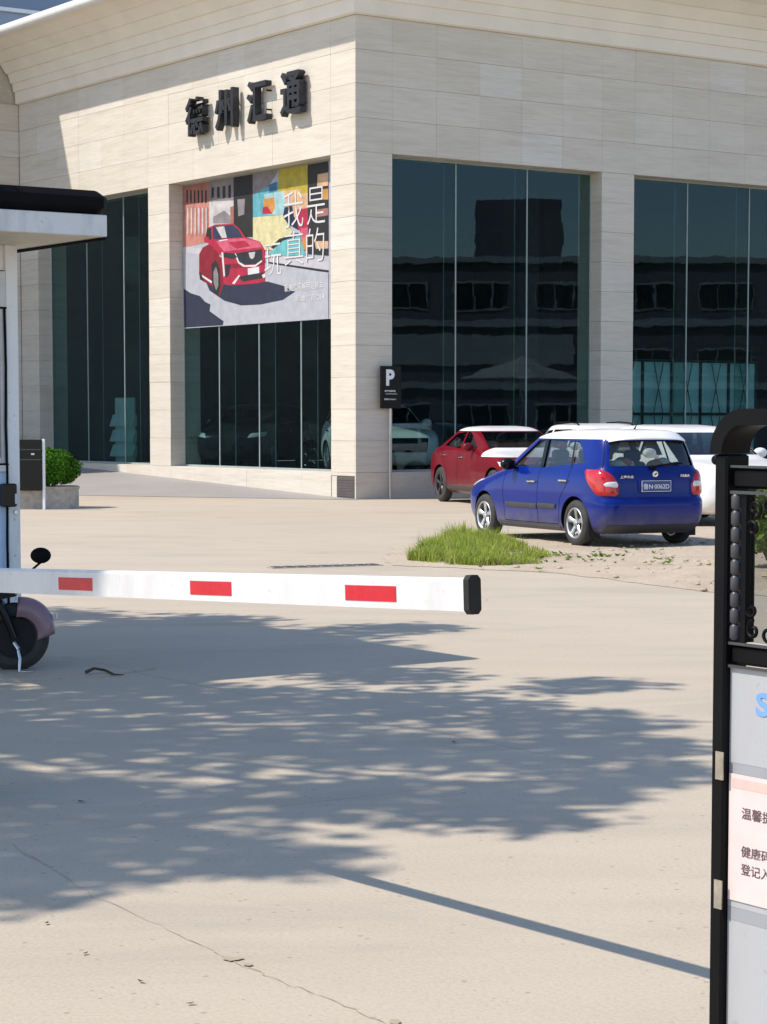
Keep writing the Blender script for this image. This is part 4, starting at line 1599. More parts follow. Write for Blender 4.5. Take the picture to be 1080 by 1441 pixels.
# local x runs along the front (0 = visible corner, negative to the left), y goes back
bbox('corner_post', 'booth_white', -0.085, 0.0, 0.0, 0.09, 0.0, BZ)
bbox('corner_post', 'booth_white', -2.4, -2.315, 0.0, 0.09, 0.0, BZ)
bbox('side_wall', 'booth_white', -0.05, -0.01, 0.092, 2.2, 0.0, BZ)
bbox('side_wall', 'booth_white', -2.4, -2.36, 0.092, 2.2, 0.0, BZ)
bbox('rear_wall', 'booth_white', -2.358, -0.052, 2.16, 2.2, 0.0, BZ)
bbox('lower_panel', 'booth_blue', -2.313, -0.087, 0.02, 0.07, 0.0, 1.28)
bbox('upper_panel', 'booth_white', -2.313, -0.087, 0.025, 0.07, 2.66, BZ)
bbox('window_sill', 'booth_frame', -2.313, -0.083, -0.012, 0.075, 1.282, 1.325)
bbox('black_strip', 'black_matt', -2.313, -0.086, -0.014, -0.004, 1.326, 1.336)
bbox('floor', 'interior_floor', -2.35, -0.055, 0.10, 2.15, 0.0, 0.08)
wf = bbox('window_frame', 'booth_frame', -0.135, -0.0875, 0.0, 0.06, 1.34, 2.65)
for z0, z1 in ((2.41, 2.47),):
    bbox('rail', 'booth_frame', -2.313, -0.137, 0.0, 0.06, z0, z1, wf)
bbox('rail', 'black_matt', -2.313, -0.086, -0.008, -0.002, 2.395, 2.408, wf)
bbox('rail', 'booth_frame', -2.313, -0.137, 0.0, 0.06, 1.34, 1.38, wf)
bbox('rail', 'booth_frame', -2.313, -0.137, 0.0, 0.06, 2.61, 2.65, wf)
for x in (-0.19, -1.1, -2.3):
    bbox('stile', 'booth_frame', x - 0.02, x + 0.022, 0.005, 0.055, 1.381, 2.409, wf)
bbox('pane', 'booth_glass', -1.08, -0.214, 0.026, 0.034, 1.381, 2.409)
bbox('pane', 'booth_glass', -2.278, -1.122, 0.026, 0.034, 1.381, 2.409)
bbox('pane', 'booth_glass', -2.31, -0.137, 0.026, 0.034, 2.471, 2.609)
# canopy with a rounded black rim
cx0, cx1, cy0, cy1 = -2.75, 0.20, -0.94, 2.7
bbox('soffit', 'booth_soffit', cx0 + 0.02, cx1 - 0.02, cy0 + 0.02, cy1, BZ + 0.002, BZ + 0.03)
bbox('fascia', 'booth_fascia', cx0, cx1, cy0, cy1, BZ + 0.005, 2.975, bev=0.004)
b = MB()
b.box(((cx0 + cx1) / 2, (cy0 + cy1) / 2, 3.055), (cx1 - cx0 + 0.03, cy1 - cy0 + 0.03, 0.155), 0.045)
b.build('roof_rim', 'black_matt', booth, smooth=30)
b = MB()
b.tube([(cx1 - 0.01, cy0 + 0.03, BZ - 0.004), (cx1 - 0.012, 0.2, BZ - 0.004), (cx1 - 0.01, 2.6, BZ - 0.006)], 0.016, 6)
b.build('edge_trim', 'black_matt', booth)
b = MB()
b.tube([(-0.105, -0.01, 2.40), (-0.10, -0.014, 2.0), (-0.106, -0.012, 1.6), (-0.10, -0.014, 1.25), (-0.106, -0.012, 0.8), (-0.10, -0.012, 0.1)], 0.009, 6)
b.build('conduit', 'black_matt', booth)
jb = bbox('junction_box', 'black_gloss', -0.165, -0.055, -0.075, -0.016, 1.04, 1.20, bev=0.008)
bbox('socket', 'booth_frame', -0.075, -0.050, -0.080, -0.076, 1.06, 1.13, jb)
for z in (0.12, 0.4, 0.7, 0.95):
    b = MB()
    b.lathe([(-0.006, 0.0), (-0.006, 0.007), (0.001, 0.009)], 'y', (-0.04, 0, z), 8)
    b.build('screw', 'booth_frame', booth)
b = MB()
b.lathe([(-0.01, 0.0), (-0.01, 0.015), (0.001, 0.02)], 'y', (-0.035, 0, 1.0), 10)
b.build('lock', 'steel', booth)

# ================================================================== boom barrier
bt = Vector((0.243, 5.90, 1.167))
bf = Vector((-1.461, 8.20, 1.034))
bd = (bf - bt).normalized()
boom = empty('boom_barrier', (bt.x, bt.y, bt.z))
boom.rotation_euler = bd.to_track_quat('X', 'Z').to_euler()
tag(boom, 'white barrier boom with red reflectors lowered across the entrance', 'barrier')
BLN = 3.9
b = MB()
b.prism([(-0.0165, -0.046), (0.0165, -0.046), (0.0165, 0.036), (0.008, 0.046), (-0.008, 0.046), (-0.0165, 0.036)], 'x', 0.012, BLN)
b.build('arm', 'boom_white', boom)
b = MB()
oc = [(-0.022, -0.042), (-0.012, -0.054), (0.012, -0.054), (0.022, -0.042), (0.022, 0.042), (0.012, 0.054), (-0.012, 0.054), (-0.022, 0.042)]
b.prism(oc, 'x', -0.012, 0.011)
b.build('end_cap', 'rubber', boom)
# the face seen from the road is on the +y side of the boom's own axes
side = 1 if (Vector((-U1.y, U1.x, 0))).dot(Vector((0, -1, 0))) > 0 else -1
mw = Matrix.Translation(bt) @ boom.rotation_euler.to_matrix().to_4x4()
ysgn = 1 if (mw.to_3x3() @ Vector((0, 1, 0))).dot(-bt) > 0 else -1
for xc in (0.45, 1.325, 2.235, 3.1):
    b = MB()
    b.box((xc, ysgn * 0.0170, -0.004), (0.25, 0.002, 0.045))
    b.build('reflector', 'reflector_red', boom)
pe = bt + bd * (BLN + 0.05)
cab = empty('barrier_cabinet', (pe.x, pe.y, 0), math.atan2(bd.y, bd.x))
tag(cab, 'white barrier machine cabinet that carries the boom, beyond the left edge', 'cabinet')
b = MB()
b.box((0.12, -0.03 * ysgn - 0.17 * ysgn, 0.50), (0.34, 0.28, 0.98), 0.02)
b.build('housing', 'boom_white', cab)
b = MB()
b.box((0.12, -0.20 * ysgn, 1.03), (0.38, 0.32, 0.06), 0.02)
b.build('lid', 'reflector_red', cab)
b = MB()
b.lathe([(-0.08, 0.05), (0.08, 0.05)], 'y', (0.0, 0, bt.z + bd.z * BLN - 0.03), 16)
b.build('pivot', 'steel', cab)

# ================================================================== gate on the right
gate = empty('entrance_gate', W(-21.29, -32.630), SITE)
tag(gate, 'black framed entrance gate with white lower panel at the right edge', 'gate')
# local y is negative towards the camera-right end
def gbox(name, mat, x0, x1, y0, y1, z0, z1, parent=gate, bev=0.0):
    b_ = MB()
    b_.box(((x0 + x1) / 2, (y0 + y1) / 2, (z0 + z1) / 2), (x1 - x0, y1 - y0, z1 - z0), bev)
    return b_.build(name, mat, parent)
GL = 1.3
gbox('post', 'gate_black', -0.012, 0.060, -0.03, 0.010, 0.0, 1.570, bev=0.005)
gbox('post', 'gate_black', -0.012, 0.060, -GL - 0.04, -GL, 0.0, 1.570, bev=0.005)
# fluted arch over the top
b = MB()
RA_ = 0.095
sect = []
for i in range(13):
    w_ = i / 12
    sect.append((-0.02 + 0.088 * w_, 0.004 * math.cos(w_ * 6 * math.pi)))
path_ = []
for i in range(13):
    a = math.pi / 2 * i / 12
    path_.append((0.012 - RA_ + RA_ * math.cos(a) , 1.571 + RA_ * math.sin(a), math.cos(a), math.sin(a)))
for i in range(1, 8):
    path_.append((0.012 - RA_ - (GL + 0.05 - 2 * RA_) * i / 8, 1.571 + RA_, 0, 1))
for i in range(13):
    a = math.pi / 2 * i / 12
    path_.append((-GL - 0.04 + RA_ - RA_ * math.sin(a), 1.571 + RA_ * math.cos(a), -math.sin(a), math.cos(a)))
ns = len(sect)
base = 0
for (py, pz, ny, nz) in path_:
    for (sx_, so) in sect:
        b.v.append((sx_, py + ny * so, pz + nz * so))
    for (sx_, so) in reversed(sect):
        b.v.append((sx_, py - ny * 0.032, pz - nz * 0.032))
m2 = 2 * ns
for i in range(len(path_) - 1):
    for j in range(m2):
        j2 = (j + 1) % m2
        b.face((i * m2 + j, i * m2 + j2, (i + 1) * m2 + j2, (i + 1) * m2 + j))
b.face(range(m2))
b.face([(len(path_) - 1) * m2 + j for j in range(m2)][::-1])
b.build('arch', 'gate_black', gate, smooth=25)
FX = 0.0     # face of the leaf
gbox('rail', 'gate_black', FX + 0.005, 0.050, -GL, -0.031, 1.495, 1.540, bev=0.006)
gbox('rail_bead', 'gate_grey', FX - 0.003, 0.004, -GL, -0.031, 1.541, 1.546)
gbox('rail_bead', 'gate_grey', FX - 0.003, 0.004, -GL, -0.031, 1.483, 1.490)
gbox('rail', 'gate_black', FX + 0.005, 0.050, -GL, -0.031, 1.105, 1.148, bev=0.006)
gbox('rail_bead', 'gate_grey', FX - 0.003, 0.004, -GL, -0.031, 1.149, 1.155)
gbox('rail_bead', 'gate_grey', FX - 0.003, 0.004, -GL, -0.031, 1.098, 1.104)
for yy in (-0.046, -GL + 0.016):
    for i in range(9):
        b = MB()
        b.lathe([(-0.0175, 0.0), (-0.0175, 0.008), (-0.012, 0.0125), (0.012, 0.0125), (0.0175, 0.008), (0.0175, 0.0)], 'z', (0.004, yy, 1.177 + 0.036 * i), 12)
        b.build('bead', 'gate_grey', gate, smooth=40)
gbox('window_stile', 'gate_black', FX + 0.002, 0.03, -0.078, -0.062, 1.156, 1.482)
gbox('window_stile', 'gate_black', FX + 0.002, 0.03, -GL + 0.03, -GL + 0.046, 1.156, 1.482)
gbox('pane', 'booth_glass', 0.014, 0.018, -GL + 0.047, -0.079, 1.157, 1.481)
def scroll(cx, cz, r, turns, a0, dirn, name='scroll'):
    pts = []
    for i in range(26):
        t = i / 25
        a = a0 + dirn * turns * 2 * math.pi * t
        rr = r * (1 - 0.8 * t)
        pts.append((0.006, cx + rr * math.cos(a), cz + rr * math.sin(a)))
    b_ = MB()
    b_.tube(pts, 0.0042, 6)
    return b_.build(name, 'gate_black', gate, smooth=50)
for (cy_, cz_) in ((-0.100, 1.185), (-0.100, 1.452), (-GL + 0.068, 1.185), (-GL + 0.068, 1.452)):
    up = 1 if cz_ < 1.3 else -1
    sd = -1 if cy_ > -0.5 else 1
    scroll(cy_, cz_, 0.022, 1.1, math.pi / 2 * up, sd)
    scroll(cy_ + sd * 0.045, cz_ - up * 0.006, 0.020, 1.1, math.pi, up)
    scroll(cy_ - sd * 0.006, cz_ + up * 0.045, 0.019, 1.0, 0.5, -up)
gbox('lower_panel', 'panel_white', FX + 0.006, 0.030, -GL, -0.031, 0.885, 1.097)
gbox('panel_band', 'panel_grey', FX + 0.006, 0.030, -GL, -0.031, 0.848, 0.8845)
gbox('lower_panel', 'panel_white', FX + 0.006, 0.030, -GL, -0.031, 0.56, 0.8475)
gbox('panel_band', 'panel_grey', FX + 0.006, 0.030, -GL, -0.031, 0.53, 0.5595)
gbox('lower_panel', 'panel_white', FX + 0.006, 0.030, -GL, -0.031, 0.10, 0.5295)
for z0, z1 in ((0.845, 0.908), (0.553, 0.618)):
    gbox('tape_wrap', 'tape', -0.0150, -0.0122, -0.032, -0.008, z0, z1)
def gate_text(txt, y_left, z, h, w, mat, parent, off=0.0, x=FX + 0.0045):
    me = text_mesh(txt, 1.0, mat, extrude=0.0005, offset=off)
    xs = [q.co.x for q in me.vertices]
    zs = [q.co.z for q in me.vertices]
    me.transform(Matrix.Translation((-min(xs), 0, -min(zs))))
    me.transform(Matrix.Diagonal((w / (max(xs) - min(xs)), 1, h / (max(zs) - min(zs)), 1)))
    me.transform(Matrix.Rotation(-math.pi / 2, 4, 'Z'))
    return obj('lettering', me, parent, (x, y_left, z))
gate_text('S', -0.112, 0.998, 0.052, 0.042, 'ink_blue', gate, 0.03)
# latch on the end post
b = MB()
b.box((0.030, 0.024, 1.556), (0.016, 0.026, 0.012))
b.ell((0.030, 0.045, 1.556), (0.010, 0.016, 0.012), 10, 6)
b.tube([(0.030, 0.035, 1.548), (0.032, 0.036, 1.535), (0.030, 0.038, 1.522)], 0.0025, 5)
b.build('latch', 'gate_black', gate, smooth=40)
# notice taped to the panel
b = MB()
b.box((0.0, -0.105, 0.15), (0.0012, 0.21, 0.285))
notice = b.build('paper_notice', 'paper', None, loc=W(-21.29 + 0.0035, -32.630 - 0.034, 0.575 - 0.0065), rz=SITE)
tag(notice, 'pale pink paper notice taped to the white gate panel', 'notice')
for txt, z, h, w, ins in (('温馨提示', 0.195, 0.026, 0.125, 0.041), ('健康码', 0.110, 0.025, 0.09, 0.041), ('登记入', 0.070, 0.025, 0.09, 0.041)):
    t_ = gate_text(txt, -ins, z, h, w, 'ink', notice, 0.006, -0.0010)
b = MB()
b.box((-0.0009, -0.105, 0.272), (0.0006, 0.19, 0.022))
b.build('print_band', 'ink_pink', notice)

# ================================================================== scooter half out of frame
sc = empty('electric_scooter', (-2.41, 14.05, 0), R(8))
tag(sc, 'dark electric scooter with mauve mudguard parked by the guard booth', 'scooter')
def wheel(x, r, nm='wheel'):
    b_ = MB()
    b_.lathe([(-0.045, r * 0.62), (-0.055, r * 0.80), (-0.035, r * 0.96), (0, r), (0.035, r * 0.96), (0.055, r * 0.80), (0.045, r * 0.62)], 'y', (0, 0, 0), 36, closed=True)
    w_ = b_.build(nm, 'tyre', sc, smooth=40, loc=(x, 0, r))
    b_ = MB()
    b_.lathe([(-0.04, r * 0.63), (-0.03, r * 0.55), (0.03, r * 0.55), (0.04, r * 0.63)], 'y', (0, 0, 0), 30, closed=True)
    for k in range(5):
        a = k * 2 * math.pi / 5
        b_.tube([(0.02 * math.cos(a), 0, 0.02 * math.sin(a)), (r * 0.57 * math.cos(a), 0, r * 0.57 * math.sin(a))], 0.014, 6)
    b_.lathe([(-0.028, 0.0), (-0.028, r * 0.56), (0.028, r * 0.56), (0.028, 0.0)], 'y', (0, 0, 0), 30)
    b_.lathe([(-0.06, 0.03), (0.06, 0.03)], 'y', (0, 0, 0), 14)
    b_.build('rim', 'rubber', w_, smooth=40)
    return w_
wheel(0.0, 0.225)
wheel(-1.12, 0.225)
b = MB()
def fend(u, v):
    a = R(4 + 80 * u)
    rr = 0.255 + 0.02 * math.sin(math.pi * u)
    lat = (v - 0.5) * 2
    return (rr * math.cos(a) * (1 - 0.03 * lat * lat) - 0.10 * lat ** 4 * math.cos(a), 0.085 * lat, 0.225 + rr * math.sin(a) - (0.03 + 0.09 * math.sin(a)) * lat ** 4)
b.grid(fend, 16, 8)
o = b.build('mudguard', 'mauve_paint', sc, smooth=60, fixn=False)
md = o.modifiers.new('s', 'SOLIDIFY')
md.thickness = 0.006
b = MB()
b.box((0.272, 0, 0.36), (0.012, 0.06, 0.05), 0.004)
b.build('reflector', 'lamp_clear', o)
for sd in (1, -1):
    b = MB()
    b.tube([(0.0, sd * 0.075, 0.225), (-0.05, sd * 0.08, 0.36), (-0.12, sd * 0.055, 0.50)], [0.022, 0.026, 0.026], 8)
    b.build('fork', 'black_gloss', sc, smooth=50)
b = MB()
b.tube([(-0.10, 0, 0.47), (-0.17, 0, 0.66), (-0.20, 0, 0.74)], 0.035, 10)
b.build('steering_column', 'black_matt', sc, smooth=50)
b = MB()
b.prism([(0.02, 0.50), (-0.06, 0.64), (-0.22, 0.66), (-0.36, 0.62), (-0.46, 0.40), (-0.60, 0.24), (-0.60, 0.10), (-0.30, 0.10), (-0.25, 0.36), (-0.14, 0.47)], 'y', -0.14, 0.14)
b.build('leg_shield', 'black_gloss', sc)
b = MB()
b.box((-0.62, 0, 0.20), (0.46, 0.28, 0.10), 0.03)
b.build('footboard', 'black_matt', sc)
b = MB()
b.prism([(-0.82, 0.14), (-0.78, 0.50), (-0.86, 0.56), (-1.30, 0.60), (-1.42, 0.54), (-1.36, 0.42), (-1.12, 0.46), (-0.92, 0.30)], 'y', -0.13, 0.13)
b.build('rear_body', 'black_gloss', sc)
b = MB()
b.box((-1.06, 0, 0.62), (0.56, 0.24, 0.09), 0.035)
b.build('seat', 'black_matt', sc, smooth=30)
b = MB()
b.tube([(-0.30, -0.33, 0.76), (-0.22, -0.15, 0.73), (-0.20, 0, 0.73), (-0.22, 0.15, 0.73), (-0.30, 0.33, 0.76)], 0.014, 8)
for sd in (1, -1):
    b.tube([(-0.29, sd * 0.22, 0.752), (-0.315, sd * 0.35, 0.765)], 0.019, 8)
b.build('handlebar', 'black_matt', sc, smooth=50)
for sd in (-1,):
    b = MB()
    b.tube([(-0.24, sd * 0.22, 0.74), (-0.05, sd * 0.28, 0.67), (0.12, sd * 0.32, 0.68), (0.20, sd * 0.33, 0.75)], 0.009, 6)
    b.ell((0.18, sd * 0.33, 0.775), (0.066, 0.03, 0.052), 16, 8)
    b.build('mirror', 'black_matt', sc, smooth=50)
b = MB()
b.tube([(0.02, -0.09, 0.16), (0.035, -0.12, 0.09), (0.03, -0.15, 0.008), (0.12, -0.16, 0.012)], 0.011, 8)
b.tube([(0.0, -0.07, 0.19), (0.03, -0.10, 0.15)], 0.018, 8)
b.build('side_stand', 'steel', sc, smooth=50)
b = MB()
b.box((-0.18, 0, 0.58), (0.16, 0.20, 0.12), 0.03)
b.build('headlamp_cowl', 'black_gloss', sc)

# ================================================================== planter, black board, parking sign
pl = empty('stone_planter', (-6.25, 39.75, 0), R(12))
tag(pl, 'low weathered stone planter by the guard booth corner', 'planter')
b = MB()
oct_ = [(-0.78, -0.30), (-0.52, -0.55), (0.42, -0.55), (0.62, -0.30), (0.62, 0.30), (0.42, 0.55), (-0.52, 0.55), (-0.78, 0.30)]
b.prism(oct_, 'z', 0.0, 0.36)
b.build('basin', 'planter_stone', pl)
b = MB()
b.prism([(x * 1.03, y * 1.03) for x, y in oct_], 'z', 0.362, 0.40)
b.build('rim', 'planter_stone', pl)
rnd = random.Random(7)
bush = empty('box_bush', (-6.12, 39.75, 0.40), 0)
tag(bush, 'clipped round green bush growing in the stone planter', 'bush')
b = MB()
for i in range(9000):
    th = rnd.uniform(0, 2 * math.pi)
    cz = rnd.uniform(-0.72, 1.0)
    rr = (1 - cz * cz) ** 0.5
    wob = 0.92 + 0.16 * mnoise.noise((2.2 * rr * math.cos(th), 2.2 * rr * math.sin(th), 2.2 * cz)) + 0.10 * mnoise.noise((7 * rr * math.cos(th), 7 * rr * math.sin(th), 7 * cz)) + rnd.uniform(-0.16, 0.05)
    n_ = Vector((rr * math.cos(th), rr * math.sin(th), cz))
    p = Vector((n_.x * 0.54 * wob, n_.y * 0.54 * wob, 0.30 + n_.z * 0.40 * wob))
    d = Vector((rnd.gauss(0, 1), rnd.gauss(0, 1), rnd.gauss(0, 1) + 0.6)).normalized()
    e = d.cross(n_ + Vector((0.01, 0.02, 0.03)))
    if e.length < 1e-3:
        continue
    e.normalize()
    L_ = rnd.uniform(0.030, 0.055)
    b.poly([p - e * L_ * 0.45, p + d * L_ * 0.5, p + e * L_ * 0.45, p - d * L_ * 0.5])
b.build('foliage', 'leaf_box', bush, fixn=False)
b = MB()
for k in range(6):
    a = k * 1.05
    b.tube([(0, 0, -0.1), (0.15 * math.cos(a), 0.15 * math.sin(a), 0.15), (0.33 * math.cos(a), 0.33 * math.sin(a), 0.34)], [0.025, 0.015, 0.006], 5)
b.build('stem', 'bark', bush)

bd_ = empty('notice_board', (-6.13, 39.0, 0), R(-4))
tag(bd_, 'black upright letterbox board on a pale post in front of the planter', 'board')
b = MB()
b.box((-0.24, 0, 0.80), (0.44, 0.12, 0.92), 0.008)
cb = b.build('cabinet', 'black_gloss', bd_)
for z in (1.08, 0.90):
    b = MB()
    b.box((-0.24, -0.064, z), (0.42, 0.006, 0.018))
    b.build('trim_strip', 'gate_grey', cb)
b = MB()
b.box((-0.18, -0.063, 1.0), (0.06, 0.005, 0.03))
b.build('logo', 'steel', cb)
b = MB()
b.box((0.005, 0, 0.635), (0.045, 0.06, 1.27), 0.004)
b.build('post', 'booth_white', bd_)
b = MB()
b.box((-0.46, 0, 0.60), (0.03, 0.06, 1.20), 0.004)
b.build('post', 'booth_white', bd_)

pk = empty('parking_sign', W(0.76, -0.10), SITE)
tag(pk, 'black parking sign with a white P on a slim pole at the building corner', 'sign')
b = MB()
b.tube([(0.02, 0.0, 0), (0.02, 0.0, 2.0)], 0.024, 10)
b.build('pole', 'steel', pk, smooth=50)
sg = MB()
sg.box((0.0, -0.045, 2.27), (0.50, 0.05, 0.86), 0.006)
sgo = sg.build('panel', 'black_gloss', pk)
b = MB()
b.box((-0.245, -0.02, 2.27), (0.012, 0.012, 0.88))
b.build('edge', 'steel', sgo)
def sign_text(txt, x, z, h, w, off):
    me = text_mesh(txt, 1.0, 'sign_white', extrude=0.001, offset=off)
    xs = [q.co.x for q in me.vertices]
    zs = [q.co.z for q in me.vertices]
    me.transform(Matrix.Translation((-min(xs), 0, -min(zs))))
    me.transform(Matrix.Diagonal((w / (max(xs) - min(xs)), 1, h / (max(zs) - min(zs)), 1)))
    obj('lettering', me, sgo, (x, -0.0725, z))
sign_text('P', -0.13, 2.30, 0.33, 0.21, 0.045)
sign_text('展厅专用车位', -0.165, 2.17, 0.045, 0.27, 0.02)
sign_text('凯迪拉克 CADILLAC', -0.175, 2.01, 0.035, 0.29, 0.02)
b = MB()
b.box((0.0, -0.0715, 2.135), (0.28, 0.003, 0.008))
b.build('rule', 'sign_white', sgo)

# ================================================================== things behind the glass
rk = empty('leaflet_rack', W(1.15, 11.9, 0.452), SITE)
tag(rk, 'pale green leaflet rack standing behind the left window bay', 'rack')
b = MB()
b.box((0.0, 0, 0.85), (0.05, 1.0, 1.70), 0.01)
b.build('panel', 'pvc_teal', rk)
for z in (0.25, 0.62, 1.0):
    b = MB()
    b.prism([(0.0, z + 0.28), (-0.03, z + 0.28), (-0.13, z), (-0.12, z - 0.02), (0.0, z - 0.02)], 'y', -0.60, 0.60)
    b.build('tray', 'pvc_teal', rk)
for dy in (-0.45, 0.45):
    b = MB()
    b.box((0.0, dy, 0.04), (0.5, 0.05, 0.08))
    b.build('foot', 'steel', rk)
dw = empty('display_wall', W(7.75, 1.02, 0.452), SITE)
tag(dw, 'pale blue framed display wall seen from behind in the right window bay', 'display')
for i in range(5):
    x0 = i * 0.90 + (0.0 if i else 0.0)
    for j in range(2):
        b = MB()
        b.box((x0 + 0.45, 0.06, 0.68 + j * 1.22), (0.86, 0.02, 1.16))
        b.build('panel', 'teal_panel', dw)
        b = MB()
        for s_ in (-1, 1):
            b.tube([(x0 + 0.45 + s_ * 0.14, -0.02, 0.10 + j * 1.22), (x0 + 0.45 - s_ * 0.14, -0.02, 1.24 + j * 1.22)], 0.011, 5)
        b.build('brace', 'teal_dark', dw)
for i in range(6):
    b = MB()
    b.box((i * 0.90, 0.03, 1.27), (0.055, 0.055, 2.48))
    b.build('upright', 'teal_dark', dw)
b = MB()
b.box((2.25, 0.0, 1.28), (4.5, 0.05, 0.05))
b.box((2.25, 0.0, 2.52), (4.5, 0.05, 0.04))
b.build('cross_rail', 'teal_dark', dw)
bn = empty('waste_bin', W(1.35, 8.95, 0.452), SITE)
tag(bn, 'pale waste bin behind the glass below the left end of the poster', 'bin')
b = MB()
b.lathe([(0.0, 0.20), (0.78, 0.23), (0.80, 0.25), (0.86, 0.25), (0.90, 0.20)], 'z', (0, 0, 0), 20)
b.build('body', 'pvc_teal', bn, smooth=40)
b = MB()
b.box((-0.24, 0, 0.62), (0.03, 0.22, 0.12))
b.build('flap', 'teal_dark', bn)

# ================================================================== drain, cracks, bits on the ground
dr = empty('drain_cover', (-0.65, 24.0, 0), math.atan2(0.46, 1.1))
tag(dr, 'slotted metal drain cover set in the concrete behind the boom', 'drain')
b = MB()
b.box((0, 0, 0.004), (1.32, 0.22, 0.008), 0.002)
b.build('frame', 'ramp_asphalt', dr)
for i in range(9):
    b = MB()
    b.box((-0.57 + i * 0.142, 0, 0.011), (0.105, 0.15, 0.006))
    b.build('bar', 'gate_grey', dr)
def crack(name, pts, w0, label):
    r2 = random.Random(len(pts) * 3 + 1)
    b_ = MB()
    P_ = []
    for i in range(len(pts) - 1):
        for j in range(10):
            t = j / 10
            P_.append((pts[i][0] + (pts[i + 1][0] - pts[i][0]) * t + r2.uniform(-0.012, 0.012), pts[i][1] + (pts[i + 1][1] - pts[i][1]) * t + r2.uniform(-0.015, 0.015)))
    for i in range(len(P_) - 1):
        a, c_ = Vector(P_[i]), Vector(P_[i + 1])
        d = (c_ - a).normalized()
        nr = Vector((-d.y, d.x))
        wa = w0 * r2.uniform(0.4, 1.5)
        if i == 0:
            b_.v += [tuple((*(a + nr * wa), 0.0035)), tuple((*(a - nr * wa), 0.0035))]
        b_.v += [tuple((*(c_ + nr * wa), 0.0035)), tuple((*(c_ - nr * wa), 0.0035))]
        b_.face((2 * i, 2 * i + 1, 2 * i + 3, 2 * i + 2))
    o_ = b_.build(name, 'crack_tan', fixn=False)
    o_['kind'] = 'structure'
    tag(o_, label, 'crack')
crack('ground_crack', [(-1.45, 8.3), (-1.0, 7.35), (-0.62, 6.75), (-0.42, 6.4), (-0.2, 6.1), (0.02, 5.75), (0.1, 5.5)], 0.0016, 'faint sandy crack across the concrete at the lower left')
crack('slab_joint', [(-6.2, 37.3), (-3.0, 37.7), (0.6, 38.0)], 0.012, 'dark straight slab joint across the far concrete near the planter')
crack('slab_joint', [(-5.2, 33.2), (-2.0, 33.4), (0.5, 33.5)], 0.008, 'faint slab joint across the concrete midway to the showroom')
crack('slab_joint', [(-4.6, 28.7), (-2.2, 29.0), (-0.4, 29.1)], 0.006, 'thin slab joint on the concrete left of the grass clump')
b = MB()
for (x, y, sx_, sy_) in ((-0.46, 6.49, 0.035, 0.03), (-0.41, 6.42, 0.02, 0.02), (0.03, 5.80, 0.02, 0.03)):
    n_ = 14
    b.poly([(x + sx_ * math.cos(2 * math.pi * k / n_) * rnd.uniform(0.6, 1.1), y + sy_ * math.sin(2 * math.pi * k / n_) * rnd.uniform(0.6, 1.1), 0.0045) for k in range(n_)])
o = b.build('spalled_edge', 'crack_tan', fixn=False)
o['kind'] = 'structure'
tag(o, 'chipped sandy spots along the concrete crack', 'crack')
b = MB()
b.prism([(-2.75, 13.3), (-1.75, 13.75), (-1.5, 14.15), (-1.9, 14.75), (-2.9, 14.9)], 'z', 0.0, 0.012)
o = b.build('concrete_patch', 'concrete')
o['kind'] = 'structure'
tag(o, 'raised pale concrete patch under the scooter', 'patch')
b = MB()
b.tube([(-1.90, 13.72, 0.03), (-1.86, 13.80, 0.045), (-1.80, 13.84, 0.03), (-1.72, 13.74, 0.012), (-1.66, 13.73, 0.012)], [0.012, 0.010, 0.009, 0.007, 0.003], 6)
o = b.build('twig', 'leaf_litter')
tag(o, 'short dark twig on the shaded ground beside the scooter', 'twig')
spots = [(-1.10, 6.95, 'tiny dark leaf on sunlit concrete, leftmost of the bottom row'), (-0.92, 6.55, 'tiny dark leaf, second from the left in the bottom row'),
         (-0.71, 6.22, 'tiny dark leaf, third from the left in the bottom row'), (-0.545, 5.98, 'tiny dark leaf on the concrete nearest the bottom edge'),
         (0.36, 10.9, 'tiny dry leaf in the right part of the tree shadow'), (-1.3, 9.2, 'tiny dry leaf in the left part of the tree shadow'),
         (0.93, 19.5, 'tiny dry leaf on sunlit concrete just beyond the boom tip'), (-0.25, 17.0, 'tiny dry leaf on the concrete right below the boom')]
b = MB()
b.grid(lambda u, v: ((u - 0.5) * 0.05, (v - 0.5) * 0.026 * math.sin(math.pi * min(max(u, 0.06), 0.94)), 0.004 + 0.003 * (u - 0.5) ** 2 * 4), 6, 2)
lm = b.mesh('fallen_leaf', 'leaf_litter', fixn=False)
for x, y, _n in spots:
    o = obj('fallen_leaf', lm, None, (x, y, 0.002), rnd.uniform(0, 3))
    sc_ = 0.5 if y < 8 else 0.8
    o.scale = (sc_, sc_, 1)
    tag(o, _n, 'leaf', 'fallen leaves on the concrete')

# ================================================================== plants
rnd = random.Random(21)
def blade(b_, p, h, lean, w, seg=3):
    a = rnd.uniform(0, 2 * math.pi)
    dx, dy = math.cos(a), math.sin(a)
    px, py = -dy, dx
    base = len(b_.v)
    for i in range(seg + 1):
        t = i / seg
        off = lean * t * t
        ww = w * (1 - t) ** 0.7
        c_ = (p[0] + dx * off, p[1] + dy * off, p[2] + h * t * (1 - 0.25 * lean / max(h, 0.01) * t))
        b_.v.append((c_[0] - px * ww, c_[1] - py * ww, c_[2]))
        b_.v.append((c_[0] + px * ww, c_[1] + py * ww, c_[2]))
    for i in range(seg):
        b_.face((base + 2 * i, base + 2 * i + 1, base + 2 * i + 3, base + 2 * i + 2))
GP = [(0.27, 24.9), (0.75, 24.1), (1.3, 23.9), (2.0, 24.3), (2.4, 25.0), (2.0, 26.2), (1.75, 27.6), (1.45, 28.9), (1.05, 29.3), (0.80, 28.2), (0.47, 26.4)]
b = MB()
bdry = MB()
cnt = 0
